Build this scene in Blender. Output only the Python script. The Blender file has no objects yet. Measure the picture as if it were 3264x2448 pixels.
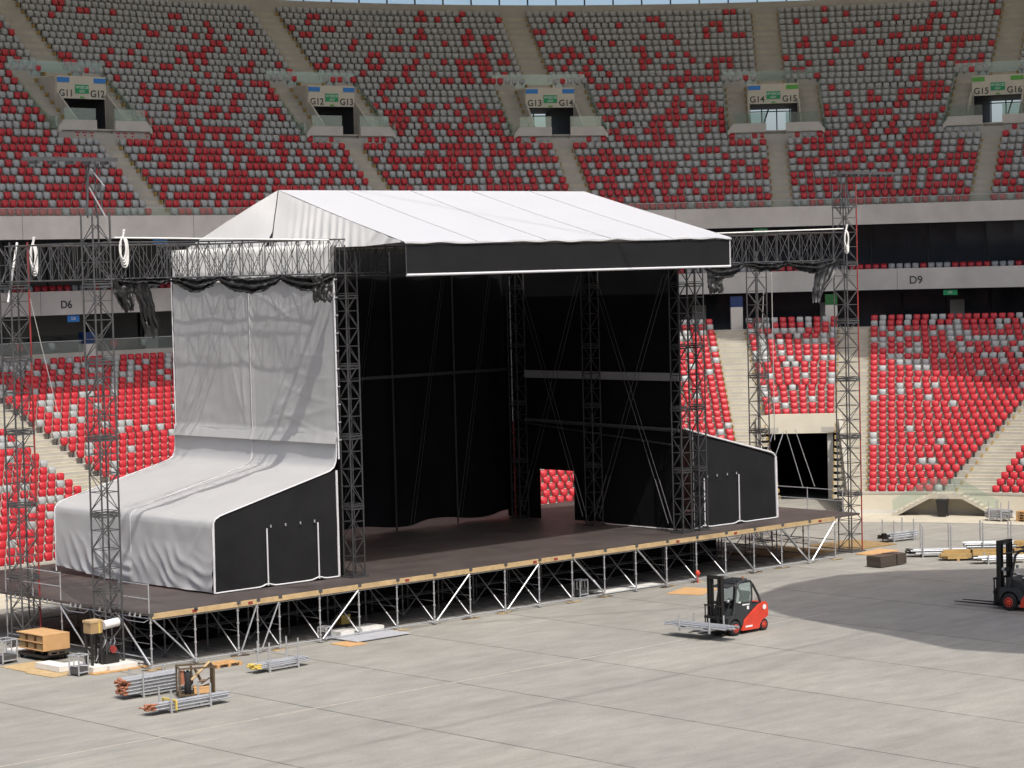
import bpy, math, random
from mathutils import Matrix, Vector, noise
sc = bpy.context.scene
C = sc.collection
R = math.radians
rnd = random.Random(7)

# ------------------------------------------------------------------ camera
cam_d = bpy.data.cameras.new('camera'); cam = bpy.data.objects.new('camera', cam_d); C.objects.link(cam)
cam_d.sensor_width = 36.0; cam_d.lens = 83.939; cam_d.clip_start = 1.0; cam_d.clip_end = 3000
CX = (0.7264257, -0.68677925, -0.02529765); CY = (0.05225704, 0.01849518, 0.99846238); CZ = (0.68525536, 0.72663071, -0.04932442)
m = Matrix.Identity(4)
for i in range(3):
    m[i][0] = CX[i]; m[i][1] = CY[i]; m[i][2] = -CZ[i]
m[0][3], m[1][3], m[2][3] = -52.20117, -75.88364, 15.14067
cam.matrix_world = m
sc.camera = cam

# ------------------------------------------------------------------ light
SUN = Vector((0.25, 0.60, -1.0)).normalized()
sun_d = bpy.data.lights.new('sun', 'SUN'); sun = bpy.data.objects.new('sun', sun_d); C.objects.link(sun)
sun_d.energy = 2.4; sun_d.angle = R(0.53); sun_d.color = (1.0, 0.97, 0.92)
sun.rotation_euler = SUN.to_track_quat('-Z', 'Y').to_euler()
w = bpy.data.worlds.new('World'); sc.world = w; w.use_nodes = True
nt = w.node_tree; nt.nodes.clear()
sky = nt.nodes.new('ShaderNodeTexSky'); sky.sky_type = 'NISHITA'; sky.sun_disc = False; sky.air_density = 0.8; sky.dust_density = 4.0
sky.sun_elevation = math.asin(-SUN.z); sky.sun_rotation = math.atan2(-SUN.x, -SUN.y)
bg = nt.nodes.new('ShaderNodeBackground'); bg.inputs[1].default_value = 0.15
wo = nt.nodes.new('ShaderNodeOutputWorld')
nt.links.new(sky.outputs[0], bg.inputs[0]); nt.links.new(bg.outputs[0], wo.inputs[0])
sc.view_settings.view_transform = 'Standard'; sc.view_settings.look = 'None'
sc.view_settings.exposure = 0.50; sc.view_settings.gamma = 1.0
sc.cycles.max_bounces = 6; sc.cycles.diffuse_bounces = 3; sc.cycles.transparent_max_bounces = 12

# ------------------------------------------------------------------ materials
def mat(name, col, rough=0.6, metal=0.0, var=0.12, scale=3.0, bump=0.0, bscale=30.0, spec=0.4, stretch=None, obj=True):
    mt = bpy.data.materials.new(name); mt.use_nodes = True
    n = mt.node_tree; b = n.nodes['Principled BSDF']
    b.inputs['Roughness'].default_value = rough; b.inputs['Metallic'].default_value = metal
    b.inputs['Specular IOR Level'].default_value = spec
    tc = n.nodes.new('ShaderNodeTexCoord'); src = tc.outputs['Object']
    if stretch:
        mp = n.nodes.new('ShaderNodeMapping'); mp.inputs['Scale'].default_value = stretch
        n.links.new(src, mp.inputs[0]); src = mp.outputs[0]
    if var > 0:
        nz = n.nodes.new('ShaderNodeTexNoise'); nz.inputs['Scale'].default_value = scale
        nz.inputs['Detail'].default_value = 6; nz.inputs['Roughness'].default_value = 0.6
        n.links.new(src, nz.inputs[0])
        cr = n.nodes.new('ShaderNodeValToRGB')
        cr.color_ramp.elements[0].position = 0.28; cr.color_ramp.elements[1].position = 0.72
        cr.color_ramp.elements[0].color = tuple(c * (1 - var) for c in col) + (1,)
        cr.color_ramp.elements[1].color = tuple(min(1, c * (1 + var)) for c in col) + (1,)
        n.links.new(nz.outputs[0], cr.inputs[0]); n.links.new(cr.outputs[0], b.inputs['Base Color'])
    else:
        b.inputs['Base Color'].default_value = tuple(col) + (1,)
    if bump > 0:
        nb = n.nodes.new('ShaderNodeTexNoise'); nb.inputs['Scale'].default_value = bscale; nb.inputs['Detail'].default_value = 4
        n.links.new(src, nb.inputs[0])
        bp = n.nodes.new('ShaderNodeBump'); bp.inputs['Strength'].default_value = bump; bp.inputs['Distance'].default_value = 0.05
        n.links.new(nb.outputs[0], bp.inputs['Height']); n.links.new(bp.outputs[0], b.inputs['Normal'])
    return mt
M = {}
M['concrete'] = mat('pale_concrete', (0.40, 0.38, 0.33), 0.85, var=0.10, scale=0.6, bump=0.05)
M['far_stand'] = mat('seating_bowl', (0.22, 0.12, 0.11), 0.8, var=0.3, scale=0.5)
M['wall_concrete'] = mat('board_concrete', (0.54, 0.525, 0.485), 0.85, var=0.16, scale=0.35, bump=0.05)
M['step'] = mat('stair_concrete', (0.44, 0.41, 0.33), 0.85, var=0.14, scale=1.2)
M['yellow_edge'] = mat('worn_yellow_edge', (0.36, 0.25, 0.09), 0.7, var=0.3, scale=4)
M['seat_red'] = mat('red_plastic', (0.46, 0.022, 0.032), 0.42, var=0.06, scale=2, spec=0.5)
M['seat_grey'] = mat('silver_plastic', (0.345, 0.355, 0.35), 0.38, var=0.05, scale=2, spec=0.5)
M['bracket'] = mat('dark_bracket', (0.05, 0.05, 0.05), 0.6, var=0.1)
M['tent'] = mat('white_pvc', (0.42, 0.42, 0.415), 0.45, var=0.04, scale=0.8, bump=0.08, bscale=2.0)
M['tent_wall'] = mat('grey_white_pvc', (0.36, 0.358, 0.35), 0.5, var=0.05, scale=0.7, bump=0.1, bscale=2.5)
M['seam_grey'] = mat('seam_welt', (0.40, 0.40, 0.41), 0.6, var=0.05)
M['tent_gable'] = mat('glow_white_pvc', (0.78, 0.77, 0.73), 0.5, var=0.04, scale=0.8, bump=0.05, bscale=2.0)  # paler than the other sheets: sunlight glowing through it is painted in
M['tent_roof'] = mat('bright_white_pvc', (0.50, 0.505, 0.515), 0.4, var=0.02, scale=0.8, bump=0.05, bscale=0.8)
M['piping'] = mat('white_piping', (0.62, 0.62, 0.63), 0.4, var=0.04)
M['black'] = mat('black_gauze', (0.0135, 0.0135, 0.0145), 0.8, var=0.15, scale=0.8, bump=0.05, bscale=60, spec=0.2)
M['curtain'] = mat('black_molton', (0.008, 0.008, 0.009), 0.95, var=0.3, scale=0.5, spec=0.1)
M['plastic_black'] = mat('black_plastic_film', (0.014, 0.014, 0.014), 0.45, var=0.2, scale=3, spec=0.5)
M['truss'] = mat('grey_truss_steel', (0.10, 0.10, 0.10), 0.45, 0.4, var=0.2, scale=6)
M['truss_black'] = mat('black_truss_steel', (0.055, 0.055, 0.055), 0.5, 0.3, var=0.2, scale=6)
M['galv'] = mat('galvanised_steel', (0.50, 0.51, 0.52), 0.38, 0.55, var=0.15, scale=8)
M['galv_shade'] = mat('shaded_steel', (0.13, 0.13, 0.135), 0.5, 0.4, var=0.25, scale=6)  # galvanised steel darkened: the shade under the deck is in its colour
M['beam_grey'] = mat('grey_beam', (0.28, 0.28, 0.29), 0.6, var=0.1)
M['rust_red'] = mat('red_painted_steel', (0.25, 0.035, 0.03), 0.5, var=0.2)
M['deck'] = mat('phenolic_deck', (0.074, 0.061, 0.056), 0.5, var=0.30, scale=0.7, bump=0.02, spec=0.35)
M['timber'] = mat('pine_timber', (0.46, 0.33, 0.17), 0.7, var=0.18, scale=2.5)
M['ply'] = mat('orange_plywood', (0.55, 0.33, 0.15), 0.65, var=0.10, scale=2)
M['ply_dark'] = mat('brown_film_plywood', (0.085, 0.065, 0.05), 0.5, var=0.25, scale=5, stretch=(1, 1, 14))
M['pallet'] = mat('pallet_wood', (0.50, 0.29, 0.12), 0.75, var=0.2, scale=4)
M['osb'] = mat('osb_board', (0.30, 0.20, 0.09), 0.8, var=0.3, scale=6)
M['beam_yellow'] = mat('yellow_timber_beam', (0.42, 0.28, 0.11), 0.65, var=0.2, scale=3)
M['rope'] = mat('white_rope', (0.75, 0.74, 0.70), 0.7, var=0.1)
M['fl_red'] = mat('forklift_red', (0.62, 0.055, 0.028), 0.38, var=0.14, spec=0.5)
M['fl_grey'] = mat('forklift_charcoal', (0.035, 0.038, 0.04), 0.45, var=0.15)
M['rubber'] = mat('tyre_rubber', (0.020, 0.020, 0.021), 0.8, var=0.2, scale=6)
M['steel_dark'] = mat('dark_mast_steel', (0.025, 0.023, 0.022), 0.45, 0.3, var=0.2)
M['white'] = mat('white_paint', (0.75, 0.75, 0.73), 0.5, var=0.05)
M['cream'] = mat('cream_panel', (0.56, 0.52, 0.42), 0.7, var=0.06, scale=1)
M['blue'] = mat('blue_sign', (0.03, 0.20, 0.55), 0.5, var=0.03)
M['green'] = mat('green_sign', (0.02, 0.30, 0.11), 0.5, var=0.03)
M['lime'] = mat('lime_green_sign', (0.10, 0.36, 0.05), 0.5, var=0.03)
M['navy'] = mat('navy_plate', (0.012, 0.035, 0.12), 0.5, var=0.05)
M['bottle'] = mat('dark_green_plate', (0.02, 0.12, 0.03), 0.5, var=0.05)
M['ink'] = mat('dark_lettering', (0.05, 0.05, 0.05), 0.6, var=0.0)
M['inkw'] = mat('white_lettering', (0.75, 0.78, 0.75), 0.6, var=0.0)
M['dark_room'] = mat('dark_interior', (0.018, 0.019, 0.022), 0.7, var=0.3, scale=0.6)
M['dark_glass'] = mat('dark_glazing', (0.032, 0.041, 0.052), 0.08, var=0.3, scale=0.25, spec=0.6)
M['mullion'] = mat('dark_mullion', (0.03, 0.03, 0.032), 0.5, var=0.1)
M['roofm'] = mat('roof_membrane', (0.62, 0.61, 0.58), 0.7, var=0.05)
_n = M['roofm'].node_tree; _t = _n.nodes.new('ShaderNodeBsdfTranslucent'); _t.inputs[0].default_value = (0.88, 0.85, 0.78, 1)
_x = _n.nodes.new('ShaderNodeMixShader'); _x.inputs[0].default_value = 0.38; _o = _n.nodes['Material Output']
_n.links.new(_n.nodes['Principled BSDF'].outputs[0], _x.inputs[1]); _n.links.new(_t.outputs[0], _x.inputs[2]); _n.links.new(_x.outputs[0], _o.inputs[0])
M['paper'] = mat('cardboard', (0.33, 0.22, 0.11), 0.8, var=0.15)
M['path'] = mat('pale_perimeter_screed', (0.47, 0.43, 0.34), 0.9, var=0.10, scale=0.7)
M['paint_line'] = mat('worn_line_paint', (0.37, 0.345, 0.285), 0.8, var=0.22, scale=2.5)
M['orange'] = mat('orange_end_paint', (0.36, 0.15, 0.085), 0.6, var=0.35, scale=12)
M['yellow'] = mat('yellow_strap', (0.60, 0.45, 0.10), 0.6, var=0.15)
M['skin'] = mat('skin', (0.45, 0.26, 0.19), 0.55, var=0.05)
M['cloth_dark'] = mat('dark_work_jacket', (0.02, 0.022, 0.03), 0.85, var=0.2)

M['white_conc2'] = mat('white_slab', (0.66, 0.65, 0.61), 0.8, var=0.08, scale=2)
M['grey_sheet'] = mat('grey_steel_sheet', (0.40, 0.41, 0.43), 0.6, var=0.12, scale=2)
M['cage'] = mat('brown_cage_steel', (0.12, 0.085, 0.05), 0.6, 0.2, var=0.35, scale=7)
def glass(name, tint, gl=0.10):
    mt = bpy.data.materials.new(name); mt.use_nodes = True; n = mt.node_tree; n.nodes.clear()
    t = n.nodes.new('ShaderNodeBsdfTransparent'); t.inputs[0].default_value = tint + (1,)
    g = n.nodes.new('ShaderNodeBsdfGlossy'); g.inputs['Roughness'].default_value = 0.05
    d = n.nodes.new('ShaderNodeBsdfDiffuse'); d.inputs[0].default_value = (0.42, 0.50, 0.45, 1)
    x = n.nodes.new('ShaderNodeMixShader'); x.inputs[0].default_value = gl
    y = n.nodes.new('ShaderNodeMixShader'); y.inputs[0].default_value = 0.16
    o = n.nodes.new('ShaderNodeOutputMaterial')
    n.links.new(t.outputs[0], y.inputs[1]); n.links.new(d.outputs[0], y.inputs[2])
    n.links.new(y.outputs[0], x.inputs[1]); n.links.new(g.outputs[0], x.inputs[2]); n.links.new(x.outputs[0], o.inputs[0])
    return mt
M['glass'] = glass('balustrade_glass', (0.80, 0.90, 0.85))
M['clear'] = glass('clear_glazing', (0.85, 0.92, 0.95), 0.06)

def ground_material():
    mt = bpy.data.materials.new('arena_concrete'); mt.use_nodes = True
    n = mt.node_tree; L = n.links.new; b = n.nodes['Principled BSDF']; b.inputs['Roughness'].default_value = 0.9
    b.inputs['Specular IOR Level'].default_value = 0.25
    tc = n.nodes.new('ShaderNodeTexCoord')
    def nz(scale, det=5, stretch=(1, 1, 1), rough=0.55):
        mp = n.nodes.new('ShaderNodeMapping'); mp.inputs['Scale'].default_value = stretch
        L(tc.outputs['Object'], mp.inputs[0])
        x = n.nodes.new('ShaderNodeTexNoise'); x.inputs['Scale'].default_value = scale; x.inputs['Detail'].default_value = det
        x.inputs['Roughness'].default_value = rough
        L(mp.outputs[0], x.inputs[0]); return x.outputs[0]
    def ramp(s, p0, c0, p1, c1):
        r = n.nodes.new('ShaderNodeValToRGB'); r.color_ramp.elements[0].position = p0; r.color_ramp.elements[1].position = p1
        r.color_ramp.elements[0].color = c0; r.color_ramp.elements[1].color = c1; L(s, r.inputs[0]); return r.outputs[0]
    def mul(a, c, f=1.0):
        x = n.nodes.new('ShaderNodeMix'); x.data_type = 'RGBA'; x.blend_type = 'MULTIPLY'; x.inputs[0].default_value = f
        L(a, x.inputs[6]); L(c, x.inputs[7]); return x.outputs[2]
    big = ramp(nz(0.09, 6), 0.3, (0.275, 0.267, 0.240, 1), 0.7, (0.340, 0.330, 0.296, 1))
    med = ramp(nz(0.8, 8, (0.6, 1.6, 1), 0.65), 0.25, (0.78, 0.78, 0.77, 1), 0.7, (1.10, 1.09, 1.08, 1))
    fine = ramp(nz(9, 4), 0.3, (0.90, 0.90, 0.90, 1), 0.7, (1.05, 1.05, 1.05, 1))
    col = mul(mul(big, med), fine)
    tyre = ramp(nz(0.5, 6, (0.22, 2.2, 1), 0.7), 0.60, (1, 1, 1, 1), 0.76, (0.70, 0.69, 0.68, 1))
    col = mul(col, tyre)
    band_ = ramp(nz(0.22, 5, (0.10, 1.0, 1), 0.6), 0.52, (1, 1, 1, 1), 0.70, (0.86, 0.86, 0.86, 1)); col = mul(col, band_)
    spots = ramp(nz(2.6, 3, (1, 1, 1), 0.5), 0.70, (1, 1, 1, 1), 0.78, (0.72, 0.71, 0.70, 1)); col = mul(col, spots)
    chalk = ramp(nz(1.1, 8, (0.8, 2.4, 1), 0.75), 0.66, (1, 1, 1, 1), 0.78, (1.28, 1.26, 1.20, 1))
    col = mul(col, chalk)
    sep = n.nodes.new('ShaderNodeSeparateXYZ'); L(tc.outputs['Object'], sep.inputs[0])
    mp_ = n.nodes.new('ShaderNodeMapping'); mp_.inputs['Location'].default_value = (-5.5 / 6.5, 0.35, 0); mp_.inputs['Scale'].default_value = (1 / 6.5, 1 / 9.0, 0)
    fl_ = n.nodes.new('ShaderNodeVectorMath'); fl_.operation = 'FLOOR'; wn_ = n.nodes.new('ShaderNodeTexWhiteNoise'); wn_.noise_dimensions = '3D'
    L(tc.outputs['Object'], mp_.inputs[0]); L(mp_.outputs[0], fl_.inputs[0]); L(fl_.outputs[0], wn_.inputs[0])
    col = mul(col, ramp(wn_.outputs[0], 0.0, (0.93, 0.93, 0.935, 1), 1.0, (1.04, 1.035, 1.02, 1)))
    def joint(out, off, period, width, dark, wob):
        a = n.nodes.new('ShaderNodeMath'); a.operation = 'SUBTRACT'; L(out, a.inputs[0]); a.inputs[1].default_value = off
        d = n.nodes.new('ShaderNodeMath'); d.operation = 'PINGPONG'; L(a.outputs[0], d.inputs[0]); d.inputs[1].default_value = period / 2
        j = n.nodes.new('ShaderNodeMath'); j.operation = 'MULTIPLY'; L(nz(wob, 3), j.inputs[0]); j.inputs[1].default_value = width * 2
        c = n.nodes.new('ShaderNodeMath'); c.operation = 'LESS_THAN'; L(d.outputs[0], c.inputs[0]); L(j.outputs[0], c.inputs[1])
        x = n.nodes.new('ShaderNodeMix'); x.data_type = 'RGBA'; L(c.outputs[0], x.inputs[0])
        x.inputs[6].default_value = (1, 1, 1, 1); x.inputs[7].default_value = (dark, dark, dark * 0.97, 1)
        return x.outputs[2]
    col = mul(col, joint(sep.outputs[0], 5.5, 6.5, 0.042, 0.50, 0.55))
    L(col, b.inputs['Base Color'])
    bp = n.nodes.new('ShaderNodeBump'); bp.inputs['Strength'].default_value = 0.15; bp.inputs['Distance'].default_value = 0.02
    L(nz(6, 6), bp.inputs['Height']); L(bp.outputs[0], b.inputs['Normal'])
    return mt
M['ground'] = ground_material()

# ------------------------------------------------------------------ mesh helpers
class MB:
    def __init__(s): s.v = []; s.f = []; s.m = []; s.ms = []; s.sm = []
    def mi(s, mt):
        mt = M[mt] if isinstance(mt, str) else mt
        if mt not in s.ms: s.ms.append(mt)
        return s.ms.index(mt)
    def add(s, vs, fs, mt, smooth=False):
        k = len(s.v); s.v += [tuple(v) for v in vs]; i = s.mi(mt)
        for f in fs: s.f.append(tuple(k + j for j in f)); s.m.append(i); s.sm.append(smooth)
    def box(s, x0, y0, z0, x1, y1, z1, mt, T=None):
        vs = [Vector((x, y, z)) for z in (z0, z1) for y in (y0, y1) for x in (x0, x1)]
        if T: vs = [T @ v for v in vs]
        s.add(vs, [(0, 2, 3, 1), (4, 5, 7, 6), (0, 1, 5, 4), (2, 6, 7, 3), (0, 4, 6, 2), (1, 3, 7, 5)], mt)
    def tube(s, a, b, r, mt, n=5, r2=None, caps=True):
        a = Vector(a); b = Vector(b); d = b - a
        if d.length < 1e-6: return
        d.normalize(); u = d.orthogonal().normalized(); w_ = d.cross(u); r2 = r if r2 is None else r2
        vs = [a + (u * math.cos(2 * math.pi * i / n) + w_ * math.sin(2 * math.pi * i / n)) * r for i in range(n)]
        vs += [b + (u * math.cos(2 * math.pi * i / n) + w_ * math.sin(2 * math.pi * i / n)) * r2 for i in range(n)]
        fs = [(i, (i + 1) % n, n + (i + 1) % n, n + i) for i in range(n)]
        s.add(vs, fs, mt, n > 5)
        if caps: s.add(vs, [tuple(range(n))[::-1], tuple(range(n, 2 * n))], mt)
    def path(s, pts, r, mt, n=5):
        for a, b in zip(pts, pts[1:]): s.tube(a, b, r, mt, n)
    def prism(s, poly, axis, a, b, mt, T=None):
        # poly of 2-D points, extruded along axis (0 x,1 y,2 z) from a to b
        def P(p, t):
            if axis == 0: q = Vector((t, p[0], p[1]))
            elif axis == 1: q = Vector((p[0], t, p[1]))
            else: q = Vector((p[0], p[1], t))
            return T @ q if T else q
        n = len(poly); vs = [P(p, a) for p in poly] + [P(p, b) for p in poly]
        fs = [tuple(range(n))[::-1], tuple(range(n, 2 * n))] + [(i, (i + 1) % n, n + (i + 1) % n, n + i) for i in range(n)]
        s.add(vs, fs, mt)
    def lathe(s, prof, c, axis, mt, n=20, smooth=True):
        # prof: (radius, along); c centre; axis 0/1/2
        vs = []
        for r, t in prof:
            for i in range(n):
                a = 2 * math.pi * i / n; p = (r * math.cos(a), r * math.sin(a))
                q = {0: (t, p[0], p[1]), 1: (p[0], t, p[1]), 2: (p[0], p[1], t)}[axis]
                vs.append(Vector(c) + Vector(q))
        fs = []
        for k in range(len(prof) - 1):
            for i in range(n):
                fs.append((k * n + i, k * n + (i + 1) % n, (k + 1) * n + (i + 1) % n, (k + 1) * n + i))
        s.add(vs, fs, mt, smooth)
        s.add(vs[:n], [tuple(range(n))[::-1]], mt); s.add(vs[-n:], [tuple(range(n))], mt)
    def grid(s, fn, nu, nv, mt, smooth=True, closed=False):
        vs = [fn(i / nu, j / nv) for j in range(nv + 1) for i in range(nu + 1)]
        fs = [(j * (nu + 1) + i, j * (nu + 1) + i + 1, (j + 1) * (nu + 1) + i + 1, (j + 1) * (nu + 1) + i) for j in range(nv) for i in range(nu)]
        s.add(vs, fs, mt, smooth)
    def build(s, name, parent=None, world=False):
        me = bpy.data.meshes.new(name); me.from_pydata(s.v, [], s.f)
        for mt in s.ms: me.materials.append(mt)
        me.polygons.foreach_set('material_index', s.m); me.polygons.foreach_set('use_smooth', s.sm); me.update()
        o = bpy.data.objects.new(name, me); C.objects.link(o)
        if parent:
            o.parent = parent
            if world: o.location = -Vector(parent.location)
        return o
def tag(o, label=None, cat=None, group=None, kind=None):
    if label: o['label'] = label
    if cat: o['category'] = cat
    if group: o['group'] = group
    if kind: o['kind'] = kind
    return o
def thing(name, label, cat, loc=(0, 0, 0), rz=0, group=None):
    o = bpy.data.objects.new(name, None); C.objects.link(o); o.location = loc; o.rotation_euler = (0, 0, rz)
    o.empty_display_size = 0.2
    return tag(o, label, cat, group)
def copy_tree(o, parent=None):
    c = o.copy(); C.objects.link(c)
    if parent: c.parent = parent
    for ch in list(o.children): copy_tree(ch, c)
    return c
def text(body, size, mt, parent, loc, rot=None, name='lettering', bold=0.0):
    cu = bpy.data.curves.new(name, 'FONT'); cu.body = body; cu.size = size; cu.align_x = 'CENTER'; cu.align_y = 'CENTER'
    cu.extrude = 0.006; cu.offset = bold; cu.materials.append(M[mt])
    tmp = bpy.data.objects.new('tmp', cu); C.objects.link(tmp); bpy.context.view_layer.update()
    me = bpy.data.meshes.new_from_object(tmp.evaluated_get(bpy.context.evaluated_depsgraph_get())); bpy.data.objects.remove(tmp)
    o = bpy.data.objects.new(name, me); C.objects.link(o); o.parent = parent
    o.matrix_local = Matrix.Translation(loc) @ (rot if rot else Matrix(((1, 0, 0, 0), (0, 0, -1, 0), (0, 1, 0, 0), (0, 0, 0, 1))))
    return o

# ------------------------------------------------------------------ bowl geometry
LOW = (35.874, -4.387, 28.671); UPP = (43.655, 1.372, 19.665)
def ring(par, s, o):
    cu, cv, r0 = par
    if s < 0: return cu + s, cv + r0 + o
    if s > 90: return cu + r0 + o, cv - (s - 90)
    a = R(s); return cu + (r0 + o) * math.sin(a), cv + (r0 + o) * math.cos(a)
def frame(par, s, o, z):
    x, y = ring(par, s, o); a = R(min(90, max(0, s)))
    T = Matrix.Identity(4)
    T[0][0], T[1][0] = math.cos(a), -math.sin(a)
    T[0][1], T[1][1] = math.sin(a), math.cos(a)
    T[0][3], T[1][3], T[2][3] = x, y, z
    return T
def arclen(par, s, o):
    r = par[2] + o
    if s < 0: return s
    if s > 90: return r * math.pi / 2 + s - 90
    return r * R(s)
def arcinv(par, l, o):
    r = par[2] + o
    if l < 0: return l
    if l > r * math.pi / 2: return 90 + l - r * math.pi / 2
    return math.degrees(l / r)
def samples(s0, s1, d=2.0):
    pts = [s0]; s = s0
    while s < s1 - 1e-6:
        st = 4.0 if s < 0 or s >= 90 else d
        nx = s + st
        if s < 0 < nx: nx = 0.0
        if s < 90 < nx: nx = 90.0
        s = min(nx, s1); pts.append(s)
    return pts
def band(mb, par, prof, s0, s1, mt, closed=False, d=2.0):
    ss = samples(s0, s1, d); n = len(prof); vs = []
    for s in ss:
        for p in prof:
            o, z = p(s) if callable(p) else p
            x, y = ring(par, s, o); vs.append((x, y, z))
    fs = []
    rng = range(n) if closed else range(n - 1)
    for i in range(len(ss) - 1):
        for k in rng:
            a = i * n + k; b_ = i * n + (k + 1) % n
            fs.append((a, b_, b_ + n, a + n))
    mb.add(vs, fs, mt)
    if closed: mb.add(vs[:n], [tuple(range(n))], mt); mb.add(vs[-n:], [tuple(range(n))[::-1]], mt)
def bband(name, par, prof, s0, s1, mt, label, cat, closed=True):
    mb = MB(); band(mb, par, prof, s0, s1, mt, closed); return tag(mb.build(name), label, cat)

NG = 32; NL = 29
def g_row(k, s=0): return 22.95 + k * 0.592, 17.95 + k * 0.502
def l_top(s):
    t = min(1, max(0, (s - 5) / 30.0)); t = t * t * (3 - 2 * t)
    return 23.3 - 4.2 * t, 9.55 + 0.95 * t
def l_row(k, s):
    ot, zt = l_top(s); f = k / (NL - 1)
    return 0.95 + f * (ot - 0.95), 0.85 + f * (zt - 0.85)

G_AISLES = [-28.5, -11.13, 9.61, 28.17, 46.31, 64.06, 82.0]
def g_aisle_half(k): return 0.65 if k < 12 else (0.95 if k >= 20 else 3.45)
L_AISLES = [(-17.0, 0, 1.1), (3.0, 0, 0.7), (25.0, 0, 0.7), (42.9, 0, 1.0), (52.9, 0, 1.0), (66.3, 0.42, 1.1), (84.0, 0, 0.8)]
def l_aisle(i, k):
    s0, kk, hw = L_AISLES[i]; return s0 + kk * l_row(k, s0)[0]

# ------------------------------------------------------------------ setting
mb = MB(); mb.add([(-400, -400, 0), (500, -400, 0), (500, 500, 0), (-400, 500, 0)], [(0, 1, 2, 3)], 'ground')
tag(mb.build('ground'), kind='structure')
mb = MB()
band(mb, LOW, [(-4.6, 0.004), (0.0, 0.004)], -90, 125, 'path')
tag(mb.build('perimeter_path'), kind='structure')
mb = MB(); band(mb, LOW, [(-5.0, 0.05), (-5.0, 0.0), (-4.75, 0.0), (-4.75, 0.05)], -90, 125, 'concrete', True)
tag(mb.build('perimeter_kerb'), kind='structure')
mb = MB(); x = -60.0
while x < 26:
    ln = rnd.uniform(0.8, 3.2); mb.add([(x, -11.30, 0.004), (x + ln, -11.30, 0.004), (x + ln, -11.18, 0.004), (x, -11.18, 0.004)], [(0, 1, 2, 3)], 'paint_line')
    x += ln + (0.0 if rnd.random() < 0.7 else rnd.uniform(0.05, 0.3))
tag(mb.build('painted_line'), kind='structure')

# stadium roof (above the picture, it shades the stands)
t = thing('stadium_roof', 'pale membrane stadium roof ring above the stands', 'roof')
mb = MB(); band(mb, LOW, [(-1.0, 42.0), (14, 41.5), (58, 46.5), (58, 47.2), (14, 42.1), (-1.0, 42.6)], -61.8, 126.3, 'roofm', True, 3.0)
mb.build('roof_membrane', t)
# folded membrane hub hung over the pitch
mb = MB()
hub = [(x_ - 8.9, y_ - 21.5) for x_, y_ in [(26.6, -7.6), (29.2, -5.6), (32.6, -4.4), (36.5, -4.2), (39.5, -5.6), (43, -9), (47, -14), (50, -22), (48, -31), (40, -36), (31, -35), (25.2, -30), (23.6, -24), (22.6, -20.5), (23.9, -16.4), (24.5, -13.5), (25.3, -10.3)]]
mb.prism(hub, 2, 35.0, 36.5, 'roofm'); mb.build('folded_membrane', t)
mb = MB()
for a in range(6, 360, 30):
    c = Vector((34, -36, 36)); d = Vector((math.cos(R(a)), math.sin(R(a)), 0))
    mb.tube(c + d * 8, c + d * 90 + Vector((0, 0, 7)), 0.05, 'truss', 4)
mb.build('roof_cable', t)

# ------------------------------------------------------------------ lower stand
t_low = thing('lower_stand', 'pale concrete terraces of the lower stand around the arena', 'stand', ring(LOW, 48, 0) + (0,))
mb = MB(); S0, S1 = -60, 112
TUN = (43.4, 52.2)
NT = 11      # rows cut by the tunnel
for k in range(NL):
    segs = [(S0, S1)]
    if k < NT: segs = [(S0, TUN[0]), (TUN[1], S1)]
    for a, b in segs:
        def rp(kk, dz, do=0):
            return lambda s: (l_row(kk, s)[0] - (l_row(1, s)[0] - l_row(0, s)[0]) * 0.5 + do, l_row(kk, s)[1] + dz)
        band(mb, LOW, [rp(k, -0.33 if k else -0.3), rp(k, 0), lambda s, k=k: (l_row(k + 1, s)[0] - (l_row(1, s)[0] - l_row(0, s)[0]) * 0.5, l_row(k, s)[1])], a, b, 'concrete')
mb.build('terrace', t_low, True)
mb = MB()
for a, b in ((S0, TUN[0]), (TUN[1], S1)):
    band(mb, LOW, [(0.0, 0.0), (0.0, 1.25), (0.22, 1.25), (0.22, 0.6)], a, b, 'cream')
    band(mb, LOW, [(-0.03, 1.17), (-0.03, 1.29), (0.26, 1.29), (0.26, 1.17)], a, b, 'concrete', True)
    band(mb, LOW, [(-0.02, 0.0), (-0.02, 0.22), (0.0, 0.22)], a, b, 'wall_concrete')
mb.build('front_wall', t_low, True)

def aisle(par, rowf, s_of, hw, ks, name, label, group, n=1, parent=None, yellow=True):
    mb = MB(); my = {-1: MB(), 1: MB()}
    for k in ks:
        s = s_of(k); o, z = rowf(k, s); o2, z2 = rowf(k + 1, s)
        dp = o2 - o; dz = z2 - z
        T = frame(par, s, o - dp * 0.5, z)
        for j in (1,):
            mb.box(-hw, dp * 0.5, 0.002, hw, dp - 0.003, dz * 0.5, 'step', T)
        mb.box(-hw, 0.003, 0.002, hw, dp * 0.5, 0.012, 'step', T)
        if yellow:
            for sx in (-1, 1):
                my[sx].box(sx * hw - 0.035, 0.0, 0.01, sx * hw + 0.035, dp - 0.004, dz * 0.5 + 0.03, 'yellow_edge', T)
    o = thing(name, label, 'stairs', frame(par, s_of(ks[0]), *rowf(ks[0], s_of(ks[0]))).translation, 0, group)
    mb.build('steps', o, True)
    if yellow:
        for sx in (-1, 1): my[sx].build('edge_marking', o, True)
    return o
def shift(ch, root): ch.location = -Vector(root.location)
la = ['wide concrete aisle stair in the lower stand left of the white stage tent', None, None,
      'lower stand aisle stair running down left of the tunnel mouth', 'lower stand aisle stair running down right of the tunnel mouth',
      'lower stand aisle stair rising from the twin flight near the right edge', None]
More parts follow.
